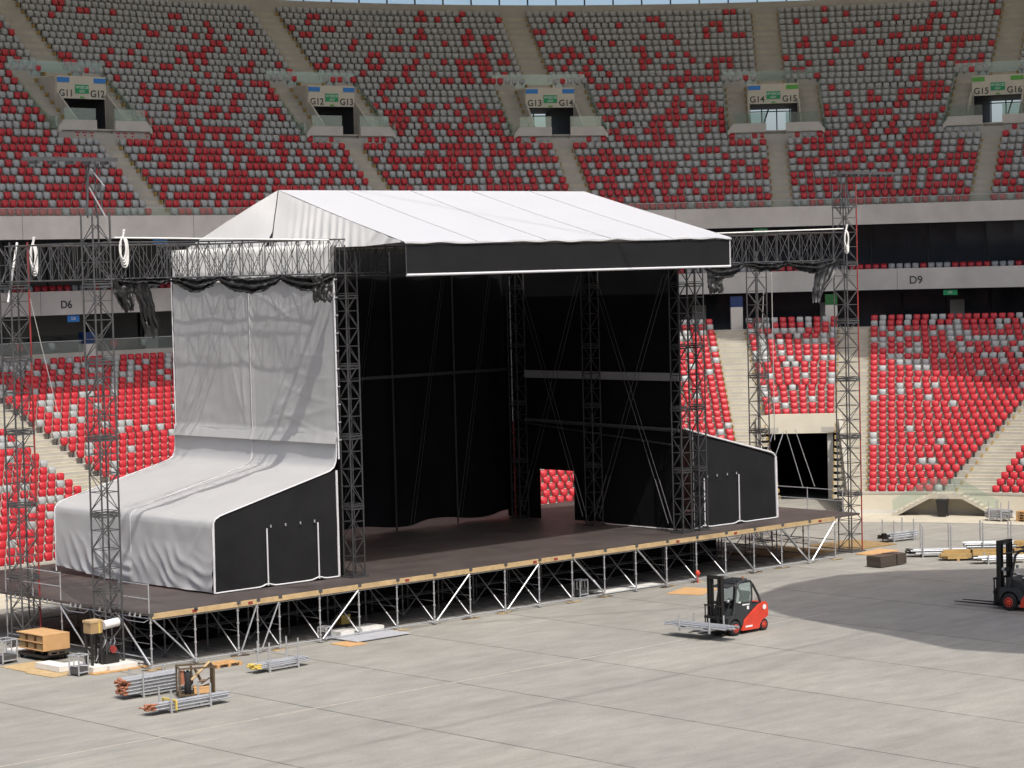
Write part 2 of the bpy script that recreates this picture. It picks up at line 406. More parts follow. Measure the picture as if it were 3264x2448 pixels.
for i, (s0, kk, hw) in enumerate(L_AISLES):
    if la[i] is None: continue
    aisle(LOW, l_row, lambda k, i=i: l_aisle(i, k), hw, list(range(NL - 1)), 'aisle_stairs', la[i], 'aisle stairs in the lower stand', yellow=i > 2)

# tunnel mouth under the right stand
T = frame(LOW, 47.8, 0, 0)
t = thing('tunnel_entrance', 'wide dark vehicle tunnel under a concrete lintel in the lower stand', 'tunnel'); t.matrix_world = T
zo = l_row(NT, 47.8)
mb = MB(); yf = zo[0] - 0.35
mb.box(-2.65, yf, 4.25, 2.65, yf + 0.5, 5.45, 'cream'); mb.build('lintel', t)
mb = MB()
mb.box(-2.7, 0, 0, -2.4, yf, 1.3, 'cream'); mb.box(2.4, 0, 0, 2.7, yf, 1.3, 'cream')
for sx in (-1, 1):
    mb.prism([(0, 0), (yf, 0), (yf + 0.3, 5.2), (yf, 5.2), (0, 1.3)], 0, sx * 2.55 - 0.12, sx * 2.55 + 0.12, 'concrete')
mb.build('side_wall', t)
mb = MB()
mb.box(-2.6, yf + 0.5, 0, -2.4, yf + 22, 4.3, 'dark_room'); mb.box(2.4, yf + 0.5, 0, 2.6, yf + 22, 4.3, 'dark_room')
mb.box(-2.6, yf + 0.5, 4.3, 2.6, yf + 22, 4.5, 'dark_room'); mb.box(-2.6, yf + 22, 0, 2.6, yf + 22.2, 4.5, 'dark_room')
mb.box(-2.4, yf + 1.5, 0.002, 2.4, yf + 22, 0.02, 'dark_room')
mb.build('tunnel_lining', t)
mb = MB(); mb.box(1.75, yf + 0.3, 0, 2.1, yf + 0.7, 4.25, 'wall_concrete'); mb.build('gate_post', t)

# twin flight of steps against the front wall
T = frame(LOW, 64.6, 0, 0)
t = thing('pitch_steps', 'pale concrete twin flight of steps up to the front wall landing', 'steps'); t.matrix_world = T
mb = MB()
for sx in (-1, 1):
    pts = [(0.0, 1.3), (0.9, 1.3)]
    for i in range(7): pts += [(0.9 + i * 0.32, 1.3 - (i + 1) * 0.163), (0.9 + (i + 1) * 0.32, 1.3 - (i + 1) * 0.163)]
    pts += [(3.14, 0.0), (2.85, 0.0), (0.95, 1.02), (0.0, 1.02)]
    pts = [(sx * x_, z_) for x_, z_ in pts]
    mb.prism(pts, 1, -1.25, -0.02, 'step')
mb.build('flight', t)
mb = MB()
for sx in (-1, 1):
    mb.box(sx * 0.55 - 0.02, -1.24, 1.3, sx * 0.55 + 0.02, -1.2, 2.25, 'galv')
    mb.add([(sx * 0.9, -1.27, 1.4), (sx * 3.1, -1.27, 0.25), (sx * 3.1, -1.27, 0.95), (sx * 0.9, -1.27, 2.2)], [(0, 1, 2, 3)], 'glass')
mb.add([(-0.9, -1.27, 1.4), (0.9, -1.27, 1.4), (0.9, -1.27, 2.2), (-0.9, -1.27, 2.2)], [(0, 1, 2, 3)], 'glass')
mb.build('balustrade', t)
T2 = frame(LOW, 64.3, -1.45, 0)
t = thing('wheelie_bin', 'black plastic wheeled bin under the twin concrete steps', 'bin'); t.matrix_world = T2
mb = MB()
def frus(mb, x0, y0, z0, x1, y1, z1, k, mt):
    cx, cy = (x0 + x1) / 2, (y0 + y1) / 2; hx, hy = (x1 - x0) / 2, (y1 - y0) / 2
    vs = [(cx + sx * hx * k, cy + sy * hy * k, z0) for sy in (-1, 1) for sx in (-1, 1)] + [(cx + sx * hx, cy + sy * hy, z1) for sy in (-1, 1) for sx in (-1, 1)]
    mb.add(vs, [(0, 2, 3, 1), (4, 5, 7, 6), (0, 1, 5, 4), (2, 6, 7, 3), (0, 4, 6, 2), (1, 3, 7, 5)], mt)
frus(mb, -0.3, -0.35, 0.06, 0.3, 0.35, 0.95, 0.78, 'plastic_black'); mb.build('body', t)
mb = MB(); mb.prism([(-0.36, 0.95), (0.38, 0.95), (0.38, 0.99), (0.0, 1.05), (-0.36, 1.0)], 0, -0.33, 0.33, 'plastic_black'); mb.build('lid', t)
mb = MB()
for sx in (-0.27, 0.27): mb.lathe([(0.1, -0.03), (0.1, 0.03)], (sx, 0.28, 0.1), 0, 'rubber', 12)
mb.build('wheel', t)

# D6 / D9 balcony, glazing, pillars
def lettered_band(name, label, letters, s_txt, s0, s1, zt, zb, o, par, size):
    t = thing(name, label, 'balcony wall'); t.matrix_world = frame(par, s_txt, o, 0)
    mb = MB(); band(mb, par, [(o, zb), (o, zt), (o + 0.35, zt), (o + 0.35, zb + 0.1)], s0, s1, 'wall_concrete', True)
    s = s0 + 2
    ob = mb.build('parapet', t); ob.matrix_local = t.matrix_world.inverted()
    mg = MB()
    while s < s1:
        T = frame(par, s, o, zb); mg.box(-0.012, -0.002, 0.0, 0.012, 0.02, zt - zb, 'mullion', T); s += 6.0 if s < 0 else 8.5
    og = mg.build('panel_joint', t); og.matrix_local = t.matrix_world.inverted()
    if letters: text(letters, size, 'ink', t, Vector((0, -0.02, zb + 0.42 * (zt - zb))), bold=0.011)
    return t
lettered_band('balcony_wall', 'concrete balcony wall lettered D6 left of the stage', 'D6', -8.2, -60, 20, 14.31, 12.87, 23.76, LOW, 0.66)
lettered_band('balcony_wall', 'concrete balcony wall lettered D9 right of the stage', 'D9', 57.4, 20.02, 112, 14.31, 12.87, 23.76, LOW, 0.74)
lettered_band('balcony_wall', 'plain tall concrete front wall under the upper stand', None, 30, -60, 110, 18.71, 17.36, 21.94, UPP, 1)
t = thing('concourse', 'dark glazed concourse behind the lower stand', 'concourse')
mb = MB()
band(mb, LOW, [(23.9, 12.88), (31, 12.88)], -60, 112, 'dark_room'); band(mb, LOW, [lambda s: (l_top(s)[0] + 0.2, l_top(s)[1] - 0.02), (31.0, 9.5)], -60, 112, 'dark_room')
mb.build('slab', t)
mb = MB(); band(mb, LOW, [(29.5, 9.4), (29.5, 13.0)], -60, 112, 'dark_glass'); mb.build('glazing', t)
for i, s in enumerate([-30, -24, -19, -15, -11, -3, 1] + list(range(35, 80, 3))):
    mb = MB(); T = frame(LOW, s, 29.4, 9.4); mb.box(-0.06, -0.06, 0, 0.06, 0.04, 3.6, 'mullion', T)
    mb.build('mullion', t)
    if i % 3 == 0: mb = MB(); mb.box(0.3, -0.05, 0.3, 1.3, 0.02, 2.6, 'wall_concrete', T); mb.build('door', t)
t = thing('box_glazing', 'dark window band of the boxes under the upper stand', 'glazing')
mb = MB(); band(mb, LOW, [(27.6, 13.0), (27.6, 17.9)], -60, 112, 'dark_glass'); mb.build('glass_pane', t)
for s in list(range(-40, 0, 3)) + list(range(2, 90, 4)):
    mb = MB(); T = frame(LOW, s, 27.55, 13.2); mb.box(-0.05, -0.05, 0, 0.05, 0.04, 4.3, 'mullion', T); mb.build('mullion', t)
mb = MB(); band(mb, LOW, [(23.9, 13.3), (25.0, 13.3), (25.0, 13.75), (27.6, 13.75)], -60, 112, 'concrete'); mb.build('balcony_floor', t)
mb = MB(); band(mb, UPP, [(22.2, 17.38), (30, 17.6)], -60, 110, 'dark_room'); mb.build('soffit', t)
def exit_board(par, s, o, z, w_, h, mt, label, txt=None, txtmat='inkw'):
    t = thing('exit_sign', label, 'sign'); t.matrix_world = frame(par, s, o, z)
    mb = MB(); mb.box(-w_ / 2, -0.05, 0, w_ / 2, 0.02, h, mt); mb.build('board', t)
    if txt: text(txt, h * 0.62, txtmat, t, Vector((0, -0.06, h * 0.5)))
    return t
exit_board(LOW, -7.6, 24.0, 12.42, 0.85, 0.42, 'blue', 'blue sign hanging under the D6 balcony wall', 'D6')
exit_board(LOW, 59.9, 24.0, 12.42, 0.95, 0.34, 'green', 'green sign hanging under the D9 balcony wall', 'D9')
exit_board(UPP, -12.2, 22.4, 16.95, 1.0, 0.38, 'blue', 'blue sign under the upper stand front wall left of the roof', None)
exit_board(UPP, 44.1, 22.4, 16.9, 0.95, 0.38, 'green', 'green sign under the upper stand front wall right of the roof', 'WYJ\u015aCIE')
for s, mtc, lb in ((-6.5, 'navy', 'concrete pillar with a dark blue top left of the stage'), (43.6, 'navy', 'concrete pillar with a blue top behind the lower stand'),
                   (51.1, 'bottle', 'concrete pillar with a green top behind the lower stand')):
    t = thing('pillar', lb, 'pillar', group='concourse pillars'); t.matrix_world = frame(LOW, s, l_top(s)[0] + 0.9, l_top(s)[1] - 0.9)
    mb = MB(); mb.box(-0.4, -0.3, 0, 0.4, 0.3, 3.3 - 0.9, 'wall_concrete'); mb.build('shaft', t)
    mb = MB(); mb.box(-0.41, -0.31, 2.4, 0.41, 0.3, 3.3 - 0.2, mtc); mb.build('sign_plate', t)
# low parapet, glass and single places at the back of the left stand
bband('rear_parapet', LOW, [(24.0, 9.6), (24.0, 10.55), (24.2, 10.55), (24.2, 9.6)], -60, 3, 'concrete', 'low pale parapet behind the top row left of the stage', 'parapet')
t = thing('glass_balustrade', 'smoky glass balustrade on the parapet left of the stage', 'balustrade')
mb = MB(); band(mb, LOW, [(24.1, 10.56), (24.1, 11.25)], -60, 3, 'glass'); mb.build('glass_pane', t)
mb = MB(); band(mb, LOW, [(24.07, 11.25), (24.07, 11.29), (24.13, 11.29), (24.13, 11.25)], -60, 3, 'galv', True); mb.build('handrail', t)

# ------------------------------------------------------------------ upper stand
t_up = thing('upper_stand', 'steep shaded concrete terraces of the upper stand', 'stand', ring(UPP, 30, 22) + (0,))
def gp(k): o, z = g_row(k); return o - 0.296, z
mb = MB()
for k in range(NG):
    cuts = []
    if 12 <= k < 20:
        for a in G_AISLES: cuts.append(a)
    o, z = gp(k); o2 = gp(k + 1)[0]
    edges = [-50.0]
    for a in cuts:
        l = arclen(UPP, a, o); edges += [arcinv(UPP, l - 1.82, o), arcinv(UPP, l + 1.82, o)]
    edges.append(108.0)
    for a, b in zip(edges[::2], edges[1::2]):
        if b > a: band(mb, UPP, [(o, z - 0.5), (o, z), (o2, z)], a, b, 'concrete')
mb.build('terrace', t_up, True)
mb = MB(); ot, zt = gp(NG); band(mb, UPP, [(ot, zt - 0.5), (ot, zt + 0.75), (ot + 0.3, zt + 0.75), (ot + 0.3, zt - 0.5)], -50, 108, 'concrete', True)
mb.build('rear_wall', t_up, True)
bands = bband('facade_glazing', UPP, [(ot + 3.0, zt - 2), (ot + 3.0, 41.0)], -50, 108, 'clear', 'clear glazed facade above the last row of the upper stand', 'facade', False)
mb = MB()
for s in range(-46, 104, 2):
    T = frame(UPP, s, ot + 2.95, zt + 0.3); mb.box(-0.05, -0.05, 0, 0.05, 0.03, 8, 'mullion', T)
f_ = mb.build('mullion'); f_.parent = bands
t = thing('glass_balustrade', 'thin glass balustrade along the front of the upper stand', 'balustrade')
mb = MB(); band(mb, UPP, [(22.1, 18.72), (22.1, 19.15)], -50, 108, 'glass'); mb.build('glass_pane', t)
mb = MB(); band(mb, UPP, [(22.08, 19.15), (22.08, 19.18), (22.12, 19.18), (22.12, 19.15)], -50, 108, 'galv', True); mb.build('handrail', t)

MIR = Matrix(((-1, 0, 0, 10), (0, -1, 0, -50), (0, 0, 1, 0), (0, 0, 0, 1)))
for tt, par, prof in ((t_low, LOW, [(0, 0), (0, 1.2), (23, 10), (30, 10), (30, 17.4)]), (t_up, UPP, [(22, 17.4), (22, 18.7), (41.5, 34.2), (42, 41)])):
    mb = MB(); band(mb, par, prof, -61.8, 126.3, 'far_stand', False, 3.0); mb.v = [tuple(MIR @ Vector(v)) for v in mb.v]; mb.build('opposite_terrace', tt, True)
mb = MB(); band(mb, LOW, [(-1.0, 42.0), (14, 41.5), (58, 46.5)], -61.8, 126.3, 'roofm', False, 3.0); mb.v = [tuple(MIR @ Vector(v)) for v in mb.v]
mb.build('opposite_membrane', bpy.data.objects['stadium_roof'])
vom_names = {-28.5: None, -11.13: ('G11', 'G12', 'blue', 'blue'), 9.61: ('G12', 'G13', 'blue', 'blue'), 28.17: ('G13', 'G14', 'blue', 'blue'),
             46.31: ('G14', 'G15', 'blue', 'lime'), 64.06: ('G15', 'G16', 'lime', 'lime'), 82.0: None}
o11, z11 = gp(12)
def vomitory(nm):
    t = thing('vomitory_portal', 'cream stand exit portal lettered %s and %s between flanking stairs' % (nm[0], nm[1]), 'stand exit', group='exit portals of the upper stand')
    mb = MB(); H = 3.42; Y = 2.15
    mb.box(-1.82, Y, 2.05, 1.82, Y + 0.2, H + 0.05, 'cream'); mb.build('sign_wall', t)
    for sx in (-1, 1):
        mb = MB(); mb.box(sx * 1.8 - 0.09, Y, -0.4, sx * 1.8 + 0.09, 5.2, 2.05, 'concrete'); mb.box(sx * 1.8 - 0.09, Y + 0.2, 2.05, sx * 1.8 + 0.09, 5.2, H, 'concrete'); mb.prism([(-0.1, -0.4), (Y, -0.4), (Y, 2.35), (Y - 0.2, 2.3), (-0.1, 0.5)], 0, sx * 1.82 - 0.07, sx * 1.82 + 0.07, 'concrete'); mb.build('side_wall', t)
    mb = MB(); mb.box(-1.82, Y + 0.2, H, 1.82, 5.25, H + 0.05, 'concrete'); mb.build('roof_slab', t)
    mb = MB()
    mb.box(-1.71, -0.2, -0.1, 1.71, 9.0, 0.0, 'concrete'); mb.box(-1.71, Y + 0.2, 2.05, 1.71, 9.0, 2.2, 'dark_room')
    mb.box(-1.9, 5.2, -0.1, -1.71, 9.0, 2.2, 'dark_room'); mb.box(1.71, 5.2, -0.1, 1.9, 9.0, 2.2, 'dark_room')
    mb.box(-1.71, Y + 0.02, 0.0, -1.69, 9.0, 2.05, 'dark_room'); mb.box(1.69, Y + 0.02, 0.0, 1.71, 9.0, 2.05, 'dark_room')
    mb.build('passage', t)
    mb = MB()
    for x_ in (-1.6, -0.5, 0.62, 1.6): mb.box(x_ - 0.04, 8.8, 0, x_ + 0.04, 8.9, 2.05, 'mullion')
    mb.tube((-0.7, 8.7, 0), (0.0, 8.7, 2.05), 0.06, 'mullion'); mb.box(-1.69, 8.8, 1.85, 1.69, 8.9, 1.92, 'mullion')
    mb.build('glazing_bar', t)
    mb = MB()
    mb.box(-3.4, -0.28, -0.3, -0.68, 0.74, 0.0, 'concrete'); mb.box(0.68, -0.28, -0.3, 3.4, 0.74, 0.0, 'concrete'); mb.box(-0.68, 0.0, -0.3, 0.68, 0.74, -0.01, 'concrete'); mb.box(-3.4, -0.31, -0.98, 3.4, -0.21, -0.3, 'concrete')
    mb.build('landing', t)
    for sx in (-1, 1):
        mb = MB()
        a, b = (sx * 0.7, sx * 3.45)
        mb.prism([(a, -0.12), (sx * 3.2, -0.12), (b, -0.3), (b, 0.0), (sx * 3.05, 0.52), (a, 0.52)], 1, -0.5, -0.28, 'white_conc'); mb.build('kerb_wall', t)
        mb = MB(); mb.box(min(a, sx * 3.0), -0.40, 0.53, max(a, sx * 3.0), -0.37, 1.25, 'glass'); mb.build('glass_panel', t)
        mb = MB(); mb.prism([(-0.28, 0.0), (0.74, 0.0), (5.1, 3.55), (5.1, 4.05), (0.5, 0.75), (-0.28, 0.75)], 0, sx * 3.5 - 0.08, sx * 3.5 + 0.08, 'glass'); mb.build('stair_balustrade', t)
        mb = MB(); mb.box(min(sx * 1.95, sx * 3.42), 5.0, 3.5, max(sx * 1.95, sx * 3.42), 5.15, 3.95, 'concrete'); mb.build('stair_head_wall', t)
    mb = MB(); mb.box(-3.5, 5.05, 3.6, 3.5, 5.08, 4.65, 'glass'); mb.build('roof_balustrade', t)
    mb = MB(); mb.box(-0.5, Y - 0.05, 2.38, 0.5, Y, 2.93, 'green'); e = mb.build('exit_board', t)
    text('WYJ\u015aCIE', 0.24, 'inkw', e, Vector((0, Y - 0.06, 2.75))); text('EXIT', 0.2, 'inkw', e, Vector((0, Y - 0.06, 2.50)))
    for sx, mtc in ((-1, nm[2]), (1, nm[3])):
        mb = MB(); mb.box(sx * 1.36 - 0.44, Y - 0.04, 3.06, sx * 1.36 + 0.44, Y, 3.36, mtc); mb.build('colour_plate', t)
    text(nm[0], 0.62, 'ink', t, Vector((-1.17, Y - 0.01, 2.36)), bold=0.011); text(nm[1], 0.62, 'ink', t, Vector((1.17, Y - 0.01, 2.36)), bold=0.011)
    mb = MB(); mb.box(-0.14, Y - 0.07, 2.09, 0.14, Y, 2.19, 'lime'); mb.build('lamp', t)
    return t
M['white_conc'] = mat('white_concrete', (0.50, 0.48, 0.43), 0.8, var=0.08, scale=1)
for s in G_AISLES:
    if vom_names[s]:
        t = vomitory(vom_names[s]); t.matrix_world = frame(UPP, s, o11, z11 + 0.38)
        nm = '%s and %s' % vom_names[s][:2]
        aisle(UPP, g_row, lambda k, s=s: s, 0.65, list(range(0, 11)), 'aisle_stairs', 'lower flight of the upper stand aisle below portal ' + nm, 'aisle stairs in the upper stand')
        aisle(UPP, g_row, lambda k, s=s: s, 0.95, list(range(20, NG)), 'aisle_stairs', 'upper flight of the upper stand aisle above portal ' + nm, 'aisle stairs in the upper stand')
        for sx, wd in ((-1, 'left'), (1, 'right')):
            def so(k, s=s, sx=sx): o = g_row(k)[0]; return arcinv(UPP, arclen(UPP, s, o) + sx * 2.65, o)
            aisle(UPP, g_row, so, 0.68, list(range(12, 20)), 'flank_stairs', 'short stair beside the %s of portal %s' % (wd, nm), 'stairs flanking the exit portals')

# ------------------------------------------------------------------ seats
def seat_mesh():
    vs, fs = [], []
    out = [(-0.15, 0.31), (0.0, 0.295), (0.15, 0.31), (0.215, 0.42), (0.232, 0.62), (0.222, 0.75), (0.17, 0.795), (0.0, 0.80), (-0.17, 0.795), (-0.222, 0.75), (-0.232, 0.62), (-0.215, 0.42)]
    n = len(out)
    def lean(z): return 0.10 * (z - 0.3)
    for x_, z_ in out: vs.append((x_, 0.06 + lean(z_), z_))
    for x_, z_ in out: vs.append((x_ * 0.94, -0.01 + lean(z_), 0.55 + (z_ - 0.55) * 0.94))
    for x_, z_ in out: vs.append((x_ * 0.76, -0.062 + lean(z_) * 0.5, 0.52 + (z_ - 0.55) * 0.66))
    vs.append((0, -0.07, 0.48))
    fs.append(tuple(range(n)))
    for a in (0, n):
        for i in range(n): fs.append((a + i, a + n + i, a + n + (i + 1) % n, a + (i + 1) % n))
    for i in range(n): fs.append((2 * n + i, 3 * n, 2 * n + (i + 1) % n))
    k = len(vs)
    for x_, y_, z_ in [(-0.05, 0.05, 0), (0.05, 0.05, 0), (0.05, -0.05, 0.4), (-0.05, -0.05, 0.4)]: vs.append((x_, y_, z_))
    fs.append((k, k + 1, k + 2, k + 3))
    return vs, fs
SV, SF = seat_mesh(); SV = [(x_, y_, z_ if z_ < 0.2 else 0.36 + (z_ - 0.36) * 0.92) for x_, y_, z_ in SV]
campos = Vector((-52.20117, -75.88364, 15.14067))
def project(p):
    d = Vector(p) - campos; z = d.dot(Vector(CZ)); return 512 + 2387.4 * d.dot(Vector(CX)) / z, 384 - 2387.4 * d.dot(Vector(CY)) / z
seats = []   # (matrix, red?, zone)
def fill(par, rowf, k, l0, l1, s_ref, pitch, pred, zone, run=0.0):
    pass
def runs(n, p):
    out = []; p = p / (p + 1.2 * (1 - p))
    while len(out) < n:
        red = rnd.random() < p; ln = rnd.choice((1, 1, 1, 1, 2)) if red else 1
        out += [red] * ln
    return out[:n]
for k in range(NG):
    o, z = g_row(k); half = g_aisle_half(k)
    f = k / (NG - 1); p = 0.58 * (1 - f) ** 1.0 + 0.085
    for a, b in zip(G_AISLES, G_AISLES[1:]):
        l0 = arclen(UPP, a, o) + half + 0.05; l1 = arclen(UPP, b, o) - half - 0.05
        n = int((l1 - l0) / 0.53); rr = runs(n, p)
        for i in range(n):
            s = arcinv(UPP, l0 + (l1 - l0) * (i + 0.5) / n, o); T = frame(UPP, s, o + 0.05, z)
            x_, y_ = project(T.translation)
            if -260 < x_ < 1330 and y_ > -160: seats.append((T, rr[i], 'G'))
for k in range(NL):
    f = k / (NL - 1)
    for i in range(len(L_AISLES) - 1):
        sa, sb = l_aisle(i, k), l_aisle(i + 1, k); sm_ = (sa + sb) / 2; o, z = l_row(k, sm_)
        ha = L_AISLES[i][2]; hb = L_AISLES[i + 1][2]
        if i == 3 and k < NT: continue
        l0 = arclen(LOW, sa, o) + ha + 0.06; l1 = arclen(LOW, sb, o) - hb - 0.06
        if i == 4: l1 -= max(0, 0.5 - k * 0.05)
        p = 0.955 - 0.40 * f ** 2.0
        n = max(0, int((l1 - l0) / 0.54)); rr = runs(n, p)
        for j in range(n):
            s = arcinv(LOW, l0 + (l1 - l0) * (j + 0.5) / n, o); oo, zz = l_row(k, s); T = frame(LOW, s, oo + 0.03, zz)
            if 5 < s < 14: continue
            x_, y_ = project(T.translation)
            if -260 < x_ < 1330: seats.append((T, rr[j], 'L'))
    # left of the left aisle
    sa = L_AISLES[0][0]; o, z = l_row(k, sa); p = 0.93 - 0.38 * f ** 1.5; rr = runs(40, p)
    for j in range(36):
        T = frame(LOW, sa - 1.16 - 0.27 - j * 0.54, o + 0.03, z); x_, y_ = project(T.translation)
        if x_ > -260: seats.append((T, rr[j], 'L'))
for k, (o, z) in enumerate(((24.6, 13.45), (25.4, 13.9))):
    l = arclen(LOW, -34, o)
    while l < arclen(LOW, 84, o):
        red = rnd.random() < 0.62
        for q in range(rnd.choice((1, 2, 3))):
            s = arcinv(LOW, l, o); l += 0.54
            if 71.5 < s < 73.8: continue
            T = frame(LOW, s, o, z); x_, y_ = project(T.translation)
            if -260 < x_ < 1330: seats.append((T, red, 'D'))
for j in range(9):
    T = frame(LOW, -20 + j * 2.25, 24.6, 10.42); seats.append((T, j % 3 == 1, 'W'))
def in_left(T):
    x_, y_ = project(T.translation + Vector((0, 0, 0.5))); return 0 < x_ < 175 and y_ < 560
left = sorted([q for q in seats if q[2] == 'L' and in_left(q[0])], key=lambda q: (q[0].translation - campos).length)[:300]
ids = set(id(q) for q in left)
def mk_seat(mt):
    me = bpy.data.meshes.new('stadium_seat'); me.from_pydata(SV, [], SF)
    me.materials.append(M[mt]); me.materials.append(M['bracket']); me.polygons[len(SF) - 1].material_index = 1; me.polygons.foreach_set('use_smooth', [0 < i < len(SF) - 1 for i in range(len(SF))]); me.update(); return me
me_r, me_g = mk_seat('seat_red'), mk_seat('seat_grey')
for T, red, zn in left:
    o = bpy.data.objects.new('stadium_seat', me_r if red else me_g); C.objects.link(o); o.matrix_world = T
    tag(o, 'red folded seat in the lowest rows of the stand left of the stage' if red else 'pale grey folded seat in the lowest rows of the stand left of the stage',
        'seat', 'red seats low on the left' if red else 'grey seats low on the left')
V, F, MI = [], [], []
for q in seats:
    if id(q) in ids: continue
    T, red, zn = q; k = len(V)
    V += [tuple(T @ Vector(v)) for v in SV]
    for fi, f in enumerate(SF): F.append(tuple(k + i for i in f)); MI.append(2 if fi == len(SF) - 1 else (0 if red else 1))
me = bpy.data.meshes.new('stadium_seating'); me.from_pydata(V, [], F)
for mt in ('seat_red', 'seat_grey', 'bracket'): me.materials.append(M[mt])
me.polygons.foreach_set('material_index', MI); me.polygons.foreach_set('use_smooth', [0 < i % len(SF) < len(SF) - 1 for i in range(len(F))]); me.update()
o = bpy.data.objects.new('stadium_seating', me); C.objects.link(o)
tag(o, 'rows of red and silver seats filling the stands', 'seating', kind='stuff')

# ------------------------------------------------------------------ stage platform
B = 2.07; ZD = 2.18
t = thing('stage_platform', 'long brown stage deck on galvanised scaffold legs', 'stage', (21, 8, 0))
mb = MB()
for i in range(21):
    for j in range(8):
        x0 = -0.08 + i * 2.07; x1 = x0 + 2.066; y0 = -0.02 + j * 2.13; y1 = y0 + 2.126
        dz = rnd.uniform(-0.004, 0.004); mb.box(x0, y0, ZD - 0.1, min(x1, 43.5), y1, ZD + dz, 'deck')
mb.build('deck', t, True)
i = 0
while i < 20:
    st = rnd.choice((1, 2, 2)); a = i * B + 0.02; b = min(20, i + st) * B - 0.02
    mb = MB(); mb.box(a, -0.09, ZD - 0.21, b, -0.03, ZD - 0.005, 'timber'); o = mb.build('edge_board', t, True)
    if rnd.random() < 0.5:
        mb = MB(); xx = rnd.uniform(a + 0.2, b - 0.3); mb.box(xx, -0.1, ZD - 0.17, xx + 0.22, -0.088, ZD - 0.06, 'rust_red'); mb.build('edge_marking', t, True)
    i += st
def standard(mb, x, y, z1=ZD - 0.1, sole=True, g='galv'):
    mb.tube((x, y, 0.05), (x, y, z1), 0.034, g, 6)
    for z in (0.32, 0.82, 1.32, 1.82): mb.tube((x, y, z - 0.025), (x, y, z + 0.025), 0.062, g, 6)
    mb.box(x - 0.09, y - 0.09, 0.045, x + 0.09, y + 0.09, 0.06, g)
extra = [2.47]
for n in list(range(21)) + extra:
    mb = MB(); standard(mb, n * B, 0.0); mb.box(n * B - 0.09, -0.1, ZD - 0.11, n * B + 0.09, 0.0, ZD + 0.01, 'truss'); mb.build('standard', t, True)
for m_ in range(1, 6):
    mb = MB(); standard(mb, 0, m_ * B); mb.build('standard', t, True)
mb = MB()
for n in range(21):
    for r in (1, 2, 4): standard(mb, n * B, r * B, g='galv_shade')
    mb.tube((n * B, 0, 0.18), (n * B, 3 * B, 0.18), 0.024, 'galv_shade'); mb.tube((n * B, 0, 1.0), (n * B, 2 * B, 1.0), 0.02, 'galv_shade')
    if n % 2: mb.tube((n * B, B, 0.2), (min(20, n + 1) * B, B, ZD - 0.2), 0.024, 'galv_shade')
    else: mb.tube((n * B, B, ZD - 0.2), (min(20, n + 1) * B, B, 0.2), 0.024, 'galv_shade')
mb.tube((0, B, 1.0), (20 * B, B, 1.0), 0.022, 'galv_shade'); mb.tube((0, 2 * B, 0.7), (20 * B, 2 * B, 0.7), 0.022, 'galv_shade')
mb.tube((0, 4 * B, 1.2), (20 * B, 4 * B, 1.2), 0.022, 'galv_shade')
mb.box(2.2, 4.5, 0.02, 37.5, 4.55, ZD - 0.12, 'curtain')
mb.build('rear_scaffold', t, True)
mb = MB(); mb.tube((0, 0, 0.14), (20 * B, 0, 0.14), 0.027, 'galv'); mb.tube((0, 0, ZD - 0.26), (20 * B, 0, ZD - 0.26), 0.024, 'galv'); mb.build('front_ledger', t, True)
for a, za, b, zb in ((0, 1, 1, 0), (2.47, 1, 2, 0), (3, 1, 2.5, 0), (5, 1, 4, 0), (8, 1, 7, 0), (10, 1, 9, 0), (11, 1, 12, 0), (13, 1, 14, 0), (16, 1, 17, 0), (18, 1, 19, 0), (20, 1, 19.05, 0)):
    mb = MB(); mb.tube((a * B + (0.06 if b > a else -0.06), -0.06, ZD - 0.24 if za else 0.2), (b * B + (-0.08 if b > a else 0.08), -0.06, 0.16), 0.032, 'galv'); mb.build('diagonal_brace', t, True)
for n in range(0, 20):
    mb = MB(); mb.tube((n * B - 0.05, B - 0.03, ZD - 0.3), (n * B - 0.05, 0.03, 0.2), 0.030, 'galv'); mb.build('cross_brace', t, True)
mb = MB()
for n in range(1, 6):
    mb.tube((0, (n - 1) * B, 1.98), (0, n * B, 1.98), 0.026, 'galv'); mb.tube((0, (n - 1) * B, 0.45), (0, n * B, 0.45), 0.026, 'galv')
    mb.path([(0, (n - 1) * B + 0.15, 1.93), (0, (n - 1) * B + 0.45, 1.80), (0, (n - 1) * B + 1.6, 1.80), (0, (n - 1) * B + 1.92, 1.93)], 0.018, 'galv')
    for q in (0.5, 0.85, 1.2): mb.prism([((n - 1) * B + q, 2.0), ((n - 1) * B + q + 0.16, 2.0), ((n - 1) * B + q + 0.05, 2.16), ((n - 1) * B + q, 2.16)], 0, -0.1, -0.085, 'galv')
mb.build('side_ledger', t, True)
for (y0, z0), (y1, z1) in (((0.05, 0.18), (B, 1.95)), ((2 * B, 0.18), (3 * B, 1.95))):
    mb = MB(); mb.tube((-0.06, y0, z0), (-0.06, y1, z1), 0.032, 'galv'); mb.build('diagonal_brace', t, True)
for n in range(0, 21, 1):
    if n % 3 == 1: continue
    mb = MB(); x = n * B
    for q in range(rnd.choice((2, 3))):
        a = rnd.uniform(-0.5, 0.5); T = Matrix.Translation((x + rnd.uniform(-0.1, 0.1), rnd.uniform(-0.12, 0.05), 0)) @ Matrix.Rotation(a, 4, 'Z')
        mb.box(-0.38, -0.1, 0.004 + q * 0.014, 0.38, 0.1, 0.017 + q * 0.014, rnd.choice(('ply_dark', 'osb', 'timber')), T)
    mb.build('sole_plate', t, True)

